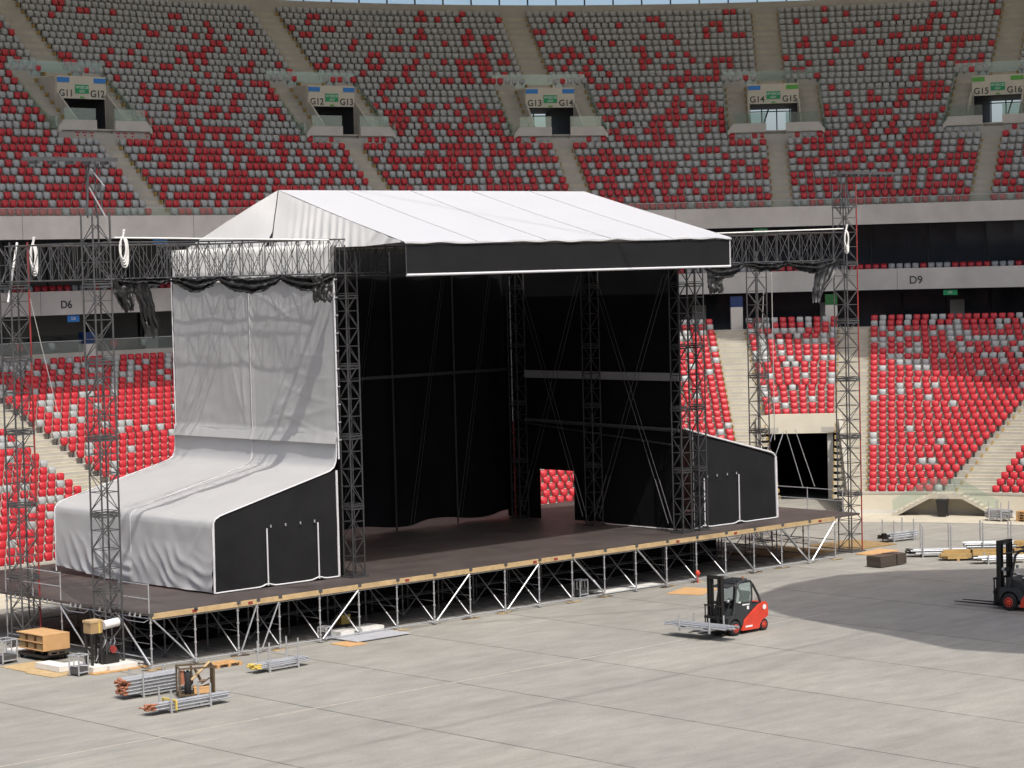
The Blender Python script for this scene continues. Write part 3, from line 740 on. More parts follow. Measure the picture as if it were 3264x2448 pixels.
def guard_rail(label, pts, z0=ZD, hs=(0.55, 1.1), group=None):
    c = Vector(pts[0] + (z0,)); t = thing('guard_rail', label, 'guard rail', c, 0, group)
    for p in pts:
        mb = MB(); mb.tube((p[0], p[1], z0 - 0.2), (p[0], p[1], z0 + hs[-1] + 0.05), 0.028, 'galv', 6); mb.build('post', t, True)
    for h in hs:
        mb = MB()
        for a, b in zip(pts, pts[1:]): mb.tube((a[0], a[1], z0 + h), (b[0], b[1], z0 + h), 0.025, 'galv', 6)
        mb.build('rail', t, True)
    return t
guard_rail('galvanised guard rail at the near left corner of the deck', [(-0.02, 0.05), (-0.02, B)])
guard_rail('galvanised guard rail along the left edge of the deck beside the tent', [(-0.02, 3 * B), (-0.02, 4 * B), (-0.02, 5 * B)])
guard_rail('galvanised guard rail on the right end of the deck', [(43.3, 1.0), (43.4, 3.4), (43.4, 5.8), (41.4, 5.8), (39.6, 5.8)])

# ------------------------------------------------------------------ lattice towers and trusses
def tower(name, label, x, y, z0, z1, w_, mt, cat='tower', group=None, bay=0.74, red=None, rleg=0.038, joint=2.96):
    t = thing(name, label, cat, (x, y, z0), 0, group); h = w_ / 2
    P = [(-h, -h), (h, -h), (h, h), (-h, h)]; H = z1 - z0
    for i, p in enumerate(P):
        mb = MB(); mb.tube((p[0], p[1], 0), (p[0], p[1], H), rleg, 'rust_red' if red == i else mt, 6); mb.build('leg', t)
    mb = MB(); z = 0.15; k = 0
    while z + bay <= H + 0.05:
        for i in range(4):
            a, b = P[i], P[(i + 1) % 4]
            mb.tube((a[0], a[1], z), (b[0], b[1], z), 0.02, mt, 4)
            if (k + i) % 2: mb.tube((a[0], a[1], z), (b[0], b[1], z + bay), 0.02, mt, 4)
            else: mb.tube((b[0], b[1], z), (a[0], a[1], z + bay), 0.02, mt, 4)
        z += bay; k += 1
    mb.build('bracing', t)
    z = joint
    while z < H:
        mb = MB()
        for i in range(4):
            a, b = P[i], P[(i + 1) % 4]
            for q in (-0.06, 0.06): mb.tube((a[0], a[1], z + q), (b[0], b[1], z + q), 0.04, mt, 4)
            mb.tube((a[0], a[1], z - 0.1), (a[0], a[1], z + 0.1), 0.05, mt, 6)
        mb.build('section_joint', t); z += joint
    mb = MB(); mb.box(-h - 0.12, -h - 0.12, 0, h + 0.12, h + 0.12, 0.06, mt); mb.build('base_plate', t)
    return t
def truss(name, label, a, b, w_, h, mt, bay=0.65, group=None, vert=True, cat='truss'):
    a = Vector(a); b = Vector(b); d = (b - a); L = d.length; d.normalize(); sd = Vector((-d.y, d.x, 0))
    t = thing(name, label, cat, a, 0, group)
    ch = [sd * s_ * w_ / 2 + Vector((0, 0, z)) for s_ in (-1, 1) for z in (0, h)]
    mb = MB()
    for c in ch: mb.tube(c, c + d * L, 0.030, mt, 6)
    mb.build('chord', t)
    mb = MB(); n = max(1, round(L / bay)); st = L / n
    for i in range(n + 1):
        q = d * (i * st)
        for s_ in (-1, 1):
            lo = sd * s_ * w_ / 2 + q; up = lo + Vector((0, 0, h))
            mb.tube(lo, up, 0.015, mt, 4)
            if i < n:
                if i % 2: mb.tube(lo, up + d * st, 0.015, mt, 4)
                else: mb.tube(up, lo + d * st, 0.015, mt, 4)
        mb.tube(q + ch[0], q + ch[2], 0.013, mt, 4); mb.tube(q + ch[1], q + ch[3], 0.013, mt, 4)
    mb.build('lacing', t)
    return t
def cap(t, H, l, r, mt='truss', ang=0):
    mb = MB(); T = Matrix.Rotation(ang, 4, 'Z')
    for y in (-0.22, 0.22):
        mb.box(l, y - 0.05, H - 0.14, r, y + 0.05, H, mt, T)
    for i in range(5):
        x = l + (r - l) * (i + 0.5) / 5; mb.box(x - 0.05, -0.3, H - 0.26, x + 0.05, 0.3, H - 0.14, mt, T)
    for sx in (-0.35, 0.35): mb.tube(T @ Vector((sx, 0, H - 2.2)), T @ Vector((sx * 0.6, 0, H - 0.2)), 0.035, mt)
    mb.build('head_beam', t)
tw = []
t = tower('hoist_tower', 'tall grey lattice hoist tower at the near left corner of the stage', -0.54, 2.05, 0, 17.6, 0.78, 'truss', group='hoist towers of the side wings')
cap(t, 19.7, -3.0, 0.95); mb = MB()
for sx in (-0.2, 0.2): mb.tube((sx, 0.2, 17.4), (sx, 0.2, 19.6), 0.04, 'truss', 6)
mb.tube((0.3, -0.3, 17.4), (-0.1, 0.2, 18.6), 0.03, 'galv'); mb.tube((0.35, -0.2, 18.6), (0.0, 0.2, 19.3), 0.03, 'galv'); mb.build('head_mast', t)
t = tower('hoist_tower', 'lattice hoist tower with one red leg at the left edge of the picture', -0.25, 8.5, 0, 16.6, 0.84, 'truss', red=1, group='hoist towers of the side wings')
mb = MB(); mb.tube((-0.5, -0.3, 14.2), (0.2, 0.0, 16.6), 0.05, 'white'); mb.tube((-0.55, 0, 15.0), (0, 0, 16.5), 0.03, 'truss'); mb.build('head_mast', t)
t = tower('hoist_tower', 'tall lattice hoist tower with a red leg at the right end of the deck', 44.5, 1.5, 0, 18.9, 0.85, 'truss', red=1, group='hoist towers of the side wings')
cap(t, 19.55, -0.6, 4.1)
tower('hoist_tower', 'lattice hoist tower standing behind the right end of the deck', 45.4, 8.3, 0, 15.6, 0.75, 'truss', group='hoist towers of the side wings')
tower('roof_tower', 'black lattice roof tower at the left front of the stage opening', 11.78, 1.95, ZD, 16.2, 0.62, 'truss_black', group='black roof towers')
tower('roof_tower', 'black lattice roof tower at the right front of the stage opening', 31.75, 1.45, ZD, 16.2, 0.62, 'truss_black', group='black roof towers')
tower('roof_tower', 'slim lattice tower just right of the stage opening beside the right wing', 33.05, 1.55, ZD, 15.2, 0.55, 'truss_black', group='black roof towers')
tower('roof_tower', 'lattice tower in the far right corner inside the stage', 31.9, 12.9, ZD, 16.0, 0.6, 'truss_black', group='black roof towers')
tower('roof_tower', 'lattice tower halfway along the right inner wall of the stage', 31.8, 7.45, ZD, 16.0, 0.6, 'truss_black', group='black roof towers')
tower('roof_tower', 'lattice tower in the far left corner inside the stage', 11.9, 12.9, ZD, 16.0, 0.6, 'truss_black', group='black roof towers')
ZT = 15.02
truss('roof_truss', 'front lattice truss of the left side wing with black film below', (-0.5, 2.0, ZT), (13.7, 2.0, ZT), 0.7, 1.42, 'truss', 0.85)
truss('roof_truss', 'short lattice truss between the two left hoist towers', (-0.85, 2.7, ZT), (-0.45, 8.3, ZT), 0.6, 1.42, 'truss', 0.95)
truss('roof_truss', 'rear lattice truss of the left side wing', (-0.1, 8.6, ZT), (11.0, 8.6, ZT), 0.6, 1.42, 'truss', 0.95)
truss('roof_truss', 'lattice truss along the top of the white side wall', (10.6, 2.5, ZT), (10.6, 13.6, ZT), 0.5, 1.42, 'truss', 0.8)
truss('roof_truss', 'front lattice truss of the right side wing with black film below', (31.9, 1.7, ZT), (44.2, 1.7, ZT), 0.7, 1.42, 'truss', 0.85)
truss('roof_truss', 'rear lattice truss of the right side wing', (32.6, 8.3, ZT), (45.2, 8.3, ZT), 0.6, 1.42, 'truss', 0.95)
truss('roof_truss', 'cross truss between the two right hoist towers', (44.6, 2.0, ZT), (45.3, 8.0, ZT), 0.6, 1.42, 'truss', 0.95)
truss('roof_truss', 'black front truss spanning the stage opening behind the banner', (12.0, 1.6, 14.9), (31.6, 1.6, 14.9), 0.6, 1.2, 'truss_black', 1.0)
for lb, a, b in (('white rope run along the top of the left front truss', (0.0, 1.6, 16.62), (10.6, 1.6, 16.42)), ('white rope run along the top of the right front truss', (33.0, 1.3, 16.45), (44.1, 1.3, 16.62))):
    mb = MB(); mb.tube(a, b, 0.035, 'rope'); tag(mb.build('rope'), lb, 'rope')

# ------------------------------------------------------------------ main roof
t = thing('stage_roof', 'big white gabled tent roof over the stage', 'roof', (21.5, 6, 16.2))
RU0, RU1 = 12.1, 30.95; EU0, EU1 = 11.55, 31.62; RV, RZ = 6.8, 18.70; FV, FZ = -2.12, 16.22; KV, KZ = 13.3, 16.15
mb = MB()
def rf(front):
    def fn(i, j):
        ev, ez = (FV, FZ) if front else (KV, KZ)
        v = ev + (RV - ev) * j; z = ez + (RZ - ez) * j; u = (EU0 + (EU1 - EU0) * i) * (1 - j) + (RU0 + (RU1 - RU0) * i) * j
        z += 0.035 * math.sin(math.pi * min(1, j)) ** 2 * (abs(math.sin(math.pi * 5 * i)) - 1) * 0.9
        z += (1 - j) ** 8 * (0.018 * math.sin(23 * i) + 0.018 * math.sin(61 * i + 1))
        return (u, v, z)
    return fn
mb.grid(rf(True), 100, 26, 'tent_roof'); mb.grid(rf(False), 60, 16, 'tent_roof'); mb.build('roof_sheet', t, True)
mb = MB()
for i in range(1, 5):
    f = rf(True); pts = [Vector(f(i / 5, j / 12)) + Vector((0, 0, 0.012)) for j in range(13)]; mb.path(pts, 0.02, 'seam_grey')
mb.build('roof_seam', t, True)
mb = MB()
for i in range(60):
    p = Vector(rf(True)(i / 60, 0)); q = Vector(rf(True)((i + 1) / 60, 0))
    d1 = 0.06 + 0.025 * math.sin(i * 0.9) * math.sin(i * 0.31); d2 = 0.06 + 0.025 * math.sin((i + 1) * 0.9) * math.sin((i + 1) * 0.31)
    mb.add([p, q, q - Vector((0, 0.02, d2)), p - Vector((0, 0.02, d1))], [(0, 1, 2, 3)], 'tent')
mb.build('front_lip', t, True)
def gable(v0, v1, pleat, lower):
    def fn(i, j):
        v = v0 + (v1 - v0) * i
        top = RZ - (v - RV) * (RZ - KZ) / (KV - RV) if v > RV else RZ - (RV - v) * (RZ - FZ) / (RV - FV)
        tu = RU0 + (EU0 - RU0) * (RZ - top) / (RZ - FZ)
        zb = 16.12 + lower(v); z = zb + (top - zb) * j; u = EU0 + (tu - EU0) * (z - 16.1) / max(0.2, RZ - 16.1)
        amp = pleat * math.sin(math.pi * min(1, max(0, (v + 0.3) / 6.3))) * (0.35 + 0.65 * (1 - j)) if v < RV else 0.0
        du = -amp * (0.5 + 0.5 * math.sin(v * 12.5 + 0.6 * math.sin(v * 3))) + 0.04 * noise.noise((v * 0.7, z * 0.9, 3))
        if v < 0.8: du -= 0.10 * max(0, math.sin((v * 0.8 + z) * 7)) * (0.8 - v) * 0.35
        return (u + du - 0.02, v, z)
    return fn
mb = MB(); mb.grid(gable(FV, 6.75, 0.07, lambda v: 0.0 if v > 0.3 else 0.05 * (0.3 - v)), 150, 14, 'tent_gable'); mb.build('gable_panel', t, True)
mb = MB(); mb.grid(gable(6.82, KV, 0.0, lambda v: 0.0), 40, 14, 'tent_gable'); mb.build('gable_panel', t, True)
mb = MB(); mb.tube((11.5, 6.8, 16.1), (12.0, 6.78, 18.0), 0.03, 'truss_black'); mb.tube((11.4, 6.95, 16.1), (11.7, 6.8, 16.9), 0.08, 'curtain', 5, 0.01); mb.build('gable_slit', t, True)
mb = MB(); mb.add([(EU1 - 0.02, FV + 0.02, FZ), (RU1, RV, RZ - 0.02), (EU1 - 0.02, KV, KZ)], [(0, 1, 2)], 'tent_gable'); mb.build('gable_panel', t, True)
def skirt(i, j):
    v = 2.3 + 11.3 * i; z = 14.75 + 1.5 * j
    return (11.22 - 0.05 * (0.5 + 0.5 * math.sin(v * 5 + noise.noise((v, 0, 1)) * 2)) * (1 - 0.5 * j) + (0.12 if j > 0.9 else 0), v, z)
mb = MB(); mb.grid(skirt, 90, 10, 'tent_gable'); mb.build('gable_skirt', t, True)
# front banner
t = thing('fascia_banner', 'long black banner with white lower hem across the roof front', 'banner', (21.6, -2.05, 14.8))
mb = MB()
def fb(i, j):
    return (11.68 + 19.86 * i, -2.05 + 0.015 * noise.noise((i * 9, j * 2, 0)) - 0.01, 14.93 + 1.17 * j)
mb.grid(fb, 60, 8, 'black'); mb.box(11.68, -2.0, 14.93, 31.54, -1.97, 16.1, 'curtain'); mb.build('cloth', t, True)
mb = MB(); mb.tube((11.66, -2.07, 14.88), (31.56, -2.07, 14.88), 0.055, 'piping', 8); mb.build('hem', t, True)
mb = MB(); mb.tube((31.56, -2.06, 14.9), (31.56, -2.06, 16.15), 0.03, 'piping'); mb.tube((11.66, -2.06, 14.9), (11.66, -2.06, 16.15), 0.02, 'truss'); mb.build('edge_piping', t, True)

# ------------------------------------------------------------------ white left side wall
def fold(d, wdt): return math.exp(-(d / wdt) ** 2)
t = thing('side_wall_sheet', 'tall grey white tent sheet closing the left side of the stage', 'tent wall', (11.35, 8, 8))
creases = [(2.6, 13.9, 5.5, 9.6, 0.05), (7.9, 8.0, 3.2, 11.2, 0.05), (7.9, 8.4, 3.0, 9.4, 0.05), (7.6, 8.0, 5.2, 12.5, 0.05), (7.9, 14.3, 5.0, 13.0, 0.05), (7.7, 8.0, 2.8, 8.6, 0.05), (8.3, 8.0, 9.3, 13.6, 0.05),
           (8.3, 8.0, 10.2, 12.6, 0.045), (8.6, 8.0, 8.7, 14.2, 0.05), (13.6, 8.0, 11.5, 10.5, 0.04), (13.7, 9.0, 12.2, 12.0, 0.04), (2.4, 8.2, 6.2, 9.0, 0.04), (7.8, 12.5, 3.5, 14.2, 0.04), (2.4, 9.6, 6.0, 10.2, 0.035), (2.4, 10.6, 5.5, 10.9, 0.03), (2.4, 11.6, 5.0, 11.7, 0.03)]
def wl(i, j):
    v = 2.2 + 11.7 * i; z = 7.85 + 8.4 * j; d = 0
    for a, b, c, e, amp in creases:
        amp *= 0.5
        L = math.hypot(c - a, e - b); tx, tz = (c - a) / L, (e - b) / L; q = (v - a) * tx + (z - b) * tz; p = -(v - a) * tz + (z - b) * tx
        if -0.5 < q < L + 0.6:
            env = math.sin(math.pi * min(1, max(0, (q + 0.3) / (L + 0.9))))
            d += amp * env * fold(p + 0.12 * math.sin(q * 1.1), 0.10)
    d += 0.05 * noise.noise((v * 0.5, z * 0.5, 1)) + 0.012 * noise.noise((v * 2.5, z * 0.8, 5))
    d += 0.015 * math.sin(z * 7.9) * noise.noise((v * 0.6, z * 0.3, 9))
    d += 0.05 * fold(v - 8.1, 0.07)
    if z < 8.4: d += 0.42 * (8.4 - z)
    return (11.35 - d, v, z)
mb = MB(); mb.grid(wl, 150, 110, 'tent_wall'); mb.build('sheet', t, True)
for y_, x_, z_, r_ in ((2.2, 11.3, 7.2, 0.042), (13.9, 11.3, 7.9, 0.03), (8.1, 11.27, 7.7, 0.014)):
    mb = MB(); mb.tube((x_, y_, z_), (x_, y_, 15.0), r_, 'piping', 6); mb.build('edge_piping', t, True)
mb = MB()
for i in range(10): mb.tube((11.28, 2.14, 8.0 + i * 0.75), (11.36, 2.05, 8.02 + i * 0.75), 0.03, 'galv')
mb.build('lacing', t, True)
mb = MB(); mb.box(11.42, 2.3, ZD, 11.46, 13.9, 16.0, 'curtain'); mb.build('inner_lining', t, True)

# ------------------------------------------------------------------ wing tents
def prof_left(a):
    # a 0..1 from deck at the low end up to the main wall
    pts = [(4.75, 2.26), (4.75, 4.9), (4.80, 5.12), (4.98, 5.27), (5.3, 5.36), (10.85, 6.68), (11.05, 6.76), (11.18, 6.90), (11.26, 7.12), (11.29, 7.4), (11.30, 8.3)]
    L = [0]
    for p, q in zip(pts, pts[1:]): L.append(L[-1] + math.hypot(q[0] - p[0], q[1] - p[1]))
    d = a * L[-1]
    for i in range(len(pts) - 1):
        if d <= L[i + 1] + 1e-9:
            f = (d - L[i]) / (L[i + 1] - L[i]); return pts[i][0] + f * (pts[i + 1][0] - pts[i][0]), pts[i][1] + f * (pts[i + 1][1] - pts[i][1])
    return pts[-1]
t = thing('wing_tent', 'low white lean-to tent with black front on the left of the deck', 'tent', (8, 8, ZD))
def wt(i, j):
    u, z = prof_left(j); v = 2.36 + 11.6 * i; du = dz = 0
    if u < 4.9 and z < 5.1:
        bayv = (v - 2.36) / 5.8; b0 = 2.36 if v < 8.16 else 8.16; lv = v - b0
        rho = math.hypot(lv * 0.9, (5.6 - z) * 1.05)
        k = max(0, min(1, (rho - 1.7) / 1.0)) * max(0, min(1, (4.2 - z) / 0.9)) * (0.4 + 0.6 * max(0, min(1, (5.4 - lv) / 2.5)))
        du = -0.07 * k * (0.55 + 0.9 * noise.noise((v * 0.9, z * 0.9, 11))) * (1 - abs(math.sin(rho * 5.6 + 1.6 * noise.noise((v * 0.7, z * 0.7, 6))))) * 1.5 - 0.05 * k
        du += 0.03 * noise.noise((v * 1.2, z * 1.2, 2)) - 0.02 * math.exp(-((lv - (5.0 - z) * 0.9 - 0.5) / 0.12) ** 2) * (z > 3.4)
        if z < 2.6 and v > 10: dz = 0.3 * (v - 10) / 4 * (2.6 - z) / 0.35
    else:
        dz = -0.02 * (1 - abs(2 * (((v - 2.36) / 5.8) % 1) - 1)) + 0.012 * noise.noise((u * 0.8, v * 0.8, 4))
        if u > 10.3: du = -0.03 * max(0, math.sin(v * 3.1 + 2.2 * z)) * max(0, noise.noise((v * 0.4, z * 0.4, 8)) + 0.35) * (1 if u > 11 else 0.5)
    return (u + du, v, z + dz)
mb = MB(); mb.grid(wt, 150, 120, 'tent'); mb.build('roof_sheet', t, True)
for vv, r in ((2.34, 0.034), (8.16, 0.022), (13.97, 0.03)):
    pts = [Vector((prof_left(a / 44)[0] - (0.01 if vv != 2.34 else 0), vv, prof_left(a / 44)[1] + 0.02)) for a in range(45)]; mb = MB(); mb.path(pts, r, 'piping', 6); mb.build('edge_piping', t, True)
def wing_front(t, poly, y, flaps, z_flap, clips, hem):
    mb = MB(); n = len(poly)
    # gridded cloth wall between the bottom edge and the sloping top edge
    (ax, az), (bx, bz), (cx_, cz_), (dx, dz) = poly    # bottom-left, bottom-right, top-right, top-left
    def fn(i, j):
        x0 = ax + (bx - ax) * i; x1 = dx + (cx_ - dx) * i; z0 = az + (bz - az) * i; z1 = dz + (cz_ - dz) * i
        for f in flaps: z0 += 0.10 * math.exp(-((x0 - f) / 0.25) ** 2)
        x = x0 + (x1 - x0) * j; z = z0 + (z1 - z0) * j
        return (x, y + 0.05 * noise.noise((x * 0.6, z * 0.6, 1)) + 0.02 * noise.noise((x * 3, z * 1.2, 6)), z)
    mb.grid(fn, 60, 36, 'black'); mb.build('front_wall', t, True)
    mb = MB(); pts = [Vector(fn(i / 40, 0)) + Vector((0, -0.03, 0.0)) for i in range(41)]; mb.path(pts, 0.035, 'piping', 6)
    mb.path([Vector((ax, y - 0.02, az)), Vector((dx, y - 0.02, dz))], hem[0], 'piping', 6); mb.path([Vector((bx, y - 0.02, bz)), Vector((cx_, y - 0.02, cz_))], hem[1], 'piping', 6); mb.build('front_piping', t, True)
    for f in flaps:
        mb = MB(); mb.tube((f, y - 0.06, ZD + 0.08), (f, y - 0.06, z_flap), 0.035, 'piping', 6); mb.build('door_zip', t, True)
    mb = MB()
    for cxx in clips: mb.tube((cxx, y - 0.07, z_flap + 0.02), (cxx, y - 0.07, z_flap + 0.13), 0.035, 'galv', 6)
    mb.build('clip', t, True)
wing_front(t, [(4.75, 2.23), (11.24, 2.23), (11.24, 6.72), (4.78, 5.18)], 2.34, [7.45, 10.13], 4.62, [7.65, 8.42, 9.2, 9.95], (0.05, 0.055))
t = thing('wing_tent', 'low lean-to tent with black front on the right of the deck', 'tent', (36, 7, ZD))
mb = MB()
def wr(i, j):
    pts = [(32.4, 7.1), (33.0, 6.92), (38.75, 5.5), (39.0, 5.4), (39.14, 5.15), (39.16, 2.26)]
    L = [0]
    for p, q in zip(pts, pts[1:]): L.append(L[-1] + math.hypot(q[0] - p[0], q[1] - p[1]))
    d = j * L[-1]
    for k in range(5):
        if d <= L[k + 1] + 1e-9:
            f = (d - L[k]) / (L[k + 1] - L[k]); return (pts[k][0] + f * (pts[k + 1][0] - pts[k][0]), 1.86 + 11.2 * i, pts[k][1] + f * (pts[k + 1][1] - pts[k][1]))
    return (39.16, 1.86 + 11.2 * i, 2.26)
mb.grid(wr, 30, 60, 'tent'); mb.build('roof_sheet', t, True)
mb = MB(); mb.path([Vector(wr(0, j / 40)) + Vector((0, -0.02, 0.03)) for j in range(41)], 0.05, 'piping', 6); mb.build('edge_piping', t, True)
wing_front(t, [(33.0, 2.23), (39.16, 2.23), (39.1, 5.3), (33.0, 6.85)], 1.87, [33.72, 36.26], 4.62, [33.95, 34.65, 35.4, 36.08], (0.02, 0.07))

# ------------------------------------------------------------------ black curtains inside
t = thing('back_curtain', 'huge black curtain across the back of the stage', 'curtain', (22, 14.2, ZD))
mb = MB()
def bc(i, j):
    u = 11.5 + 21.2 * i; z = 2.42 + 13.5 * j + (0.12 * math.sin(u * 1.2) * (1 - j) if j < 0.2 else 0)
    return (u, 14.2 + 0.10 * math.sin(u * 2.4 + 0.5 * math.sin(u)) * (0.4 + 0.6 * (1 - j)) + 0.05 * noise.noise((u * 0.7, z * 0.2, 0)), z)
mb.grid(bc, 180, 12, 'curtain'); mb.build('cloth', t, True)
mb = MB()
for u in (15.6, 20.0, 24.5, 28.6): mb.tube((u, 14.05, ZD), (u, 14.05, 16), 0.05, 'truss_black')
mb.box(11.6, 14.0, 9.75, 32.5, 14.06, 9.9, 'truss_black'); mb.build('support_pole', t, True)
mb = MB()
for u in (25.0, 28.2, 16.0, 20.5): 
    mb.tube((u, 13.6, 2.3), (u + 2.6, 13.6, 15), 0.010, 'truss'); mb.tube((u + 0.22, 13.6, 2.3), (u + 2.75, 13.6, 15), 0.008, 'truss')
mb.build('bracing_wire', t, True)
t = thing('side_curtain', 'black curtain with a bright doorway on the right inner side of the stage', 'curtain', (32.25, 7, ZD))
mb = MB()
mb.box(32.25, 1.9, ZD + 0.10, 32.32, 9.3, 16.0, 'curtain'); mb.box(32.25, 11.8, ZD + 0.02, 32.32, 14.2, 16.0, 'curtain'); mb.box(32.25, 9.3, 4.75, 32.32, 11.8, 16.0, 'curtain')
mb.build('cloth', t, True)
mb = MB(); mb.box(32.12, 1.9, 9.42, 32.24, 12.6, 9.80, 'beam_grey'); mb.build('cross_beam', t, True)
mb = MB(); mb.tube((32.1, 1.9, 7.05), (32.1, 12.6, 7.25), 0.10, 'truss', 6); mb.tube((32.1, 1.9, 6.3), (32.1, 12.6, 7.1), 0.05, 'truss_black', 6); mb.build('wing_beam', t, True)
mb = MB()
for v0, v1 in ((1.9, 7.2), (7.7, 12.6)):
    for dv in (0, 0.28):
        mb.tube((31.5, v0 + dv, 2.6), (31.5, v1 - 0.5 + dv, 14.6), 0.011, 'truss'); mb.tube((31.55, v1 + dv - 0.3, 2.6), (31.55, v0 + dv, 14.6), 0.011, 'truss')
        mb.tube((31.5, v0 + dv, 2.6), (31.5, v0 + dv + (v1 - 0.5 - v0) * 0.17, 4.7), 0.025, 'truss'); mb.tube((31.55, v1 + dv - 0.3, 2.6), (31.55, v1 + dv - 0.3 - (v1 - 0.3 - v0) * 0.17, 4.7), 0.025, 'truss')
mb.build('bracing_wire', t, True)
mb = MB(); mb.tube((31.65, 13.0, 2.3), (31.65, 13.0, 7.2), 0.045, 'rust_red'); mb.tube((31.62, 13.0, 7.2), (31.62, 13.0, 14.6), 0.03, 'galv'); mb.build('corner_strap', t, True)
mb = MB(); mb.tube((32.2, 2.0, ZD + 0.05), (32.2, 7.3, ZD + 0.05), 0.035, 'piping'); mb.build('gap_light_strip', t, True)  # white tube stands in for the light showing under the curtain

# ------------------------------------------------------------------ black plastic film hung on the side trusses
def swag(name, label, a, b, sag, fat, n=2, seed=0):
    a = Vector(a); b = Vector(b); t = thing(name, label, 'plastic film', a); mb = MB()
    d = b - a
    sd = Vector((-d.y, d.x, 0)).normalized()
    def fn(i, j):
        p = d * i; s_ = 4 * i * (1 - i); e = 1 - (1 - j) ** 1.5
        hh = fat * 1.7 * (0.75 + 0.35 * noise.noise((i * 3 + seed, 0, 2))) * (0.55 + 0.45 * s_)
        z = -sag * s_ * (0.25 + 0.75 * j) - hh * j + 0.05 * noise.noise((i * 9 + seed, j * 4, 1)) + 0.04 * noise.noise((i * 22 + seed, j * 9, 4))
        q = 0.10 * math.sin(j * 15 + 2.5 * noise.noise((i * 2.5 + seed, 0, 7))) * (0.4 + 0.6 * s_) + 0.10 * noise.noise((i * 7 + seed, j * 3, 3)) + 0.06 * noise.noise((i * 20 + seed, j * 8, 6)) + 0.10 * math.sin(math.pi * j)
        return p - sd * (q + 0.06) + Vector((0, 0, z + 0.06))
    mb.grid(fn, 70, 26, 'plastic_black', True); mb.build('film', t); return t
swag('plastic_swag', 'black plastic film swag left end of the left front truss', (0.0, 1.75, 15.02), (2.6, 1.75, 15.0), 0.12, 0.20, seed=1)
swag('plastic_swag', 'black plastic film swag over open stand left of the white wall', (2.6, 1.75, 15.0), (5.0, 1.75, 15.0), 0.30, 0.24, seed=2)
swag('plastic_swag', 'long black plastic film swag in the middle of the left front truss', (4.9, 1.75, 15.0), (8.1, 1.75, 14.98), 0.45, 0.24, seed=3)
swag('plastic_swag', 'black plastic film swag near the right end of the left front truss', (8.0, 1.75, 14.98), (10.9, 1.75, 14.98), 0.35, 0.27, seed=4)
swag('plastic_swag', 'black plastic film swag beside the banner on the right truss', (33.3, 1.4, 15.0), (36.4, 1.4, 15.0), 0.55, 0.22, seed=5)
swag('plastic_swag', 'shallow black plastic film swag in the middle of the right truss', (36.2, 1.4, 15.0), (39.7, 1.4, 15.0), 0.22, 0.22, seed=6)
swag('plastic_swag', 'black plastic film swag toward the right tower', (39.5, 1.4, 15.0), (43.7, 1.4, 15.05), 0.35, 0.24, seed=7)
def tail(name, label, p, w0, w1, h, lean, seed):
    t = thing(name, label, 'plastic film', p); mb = MB()
    def fn(i, j):
        wd = w0 + (w1 - w0) * j; x = (i - 0.5) * wd + lean * j * h
        y = 0.05 * math.sin(i * 24 + seed + 1.6 * j + 3 * noise.noise((i * 2, j * 2, seed))) * (0.5 + j) + 0.12 * noise.noise((i * 3, j * 3, seed)) + 0.05 * noise.noise((i * 11, j * 9, seed))
        e = 1 + 0.28 * noise.noise((i * 4 + seed, 0, 3)) + 0.12 * noise.noise((i * 13 + seed, 0, 5)) + (0.25 * (abs(i - 0.5) * 2) * (-1 if seed % 2 else 0.3)) * j
        return Vector((x + 0.06 * noise.noise((i * 3, j * 5, seed + 4)), y, -h * j * e))
    mb.grid(fn, 40, 30, 'plastic_black', True); mb.build('film', t); return t
tail('hanging_film', 'torn black plastic film hanging low left of the white wall', (1.15, 1.6, 14.95), 0.7, 0.75, 2.2, 0.22, 3)
tail('hanging_film', 'folded flap of black plastic film at the left tower', (0.35, 1.65, 15.0), 1.5, 0.5, 1.15, 0.15, 4)
tail('hanging_film', 'short bunch of black plastic film at the top of the white wall', (10.2, 1.6, 14.95), 1.3, 0.8, 1.05, 0.0, 6)
tail('hanging_film', 'bunch of black plastic film under the banner at the right', (34.3, 1.3, 14.75), 1.2, 1.1, 1.15, 0.0, 8)
tail('hanging_film', 'long tapering black plastic film hanging beside the right tower', (42.9, 1.3, 15.1), 2.0, 0.6, 2.3, -0.42, 5)

def coil(label, p, rw, rh, r=0.035):
    mb = MB()
    for q in range(4):
        pts = []; k = 1 + 0.10 * (q - 1.5); ox = 0.05 * (q - 1.5)
        for i in range(19):
            a = 2 * math.pi * i / 18
            pts.append(Vector((ox + rw * k * math.sin(a), 0.04 * (q - 1.5) + 0.02 * math.sin(3 * a + q), rh * k * math.cos(a) - rh * k)))
        mb.path(pts, r, 'rope', 6)
    mb.tube((0, 0, 0), (0.02, 0, 0.32), r, 'rope', 6)
    mb.path([Vector((0.05 * math.sin(7 * z), 0.05 * math.cos(7 * z), z)) for z in (0.0, 0.1, 0.2, 0.3)], 0.05, 'rope', 6)
    o = mb.build('rope_coil'); o.location = p; return tag(o, label, 'rope')
coil('white coiled rope hanging beside the near left tower', (0.35, 1.5, 16.62), 0.16, 0.50)
coil('white coiled rope hanging on the far left tower', (0.45, 8.1, 16.5), 0.13, 0.55)
coil('white coiled rope hanging beside the right tower', (44.0, 1.0, 16.5), 0.15, 0.5)

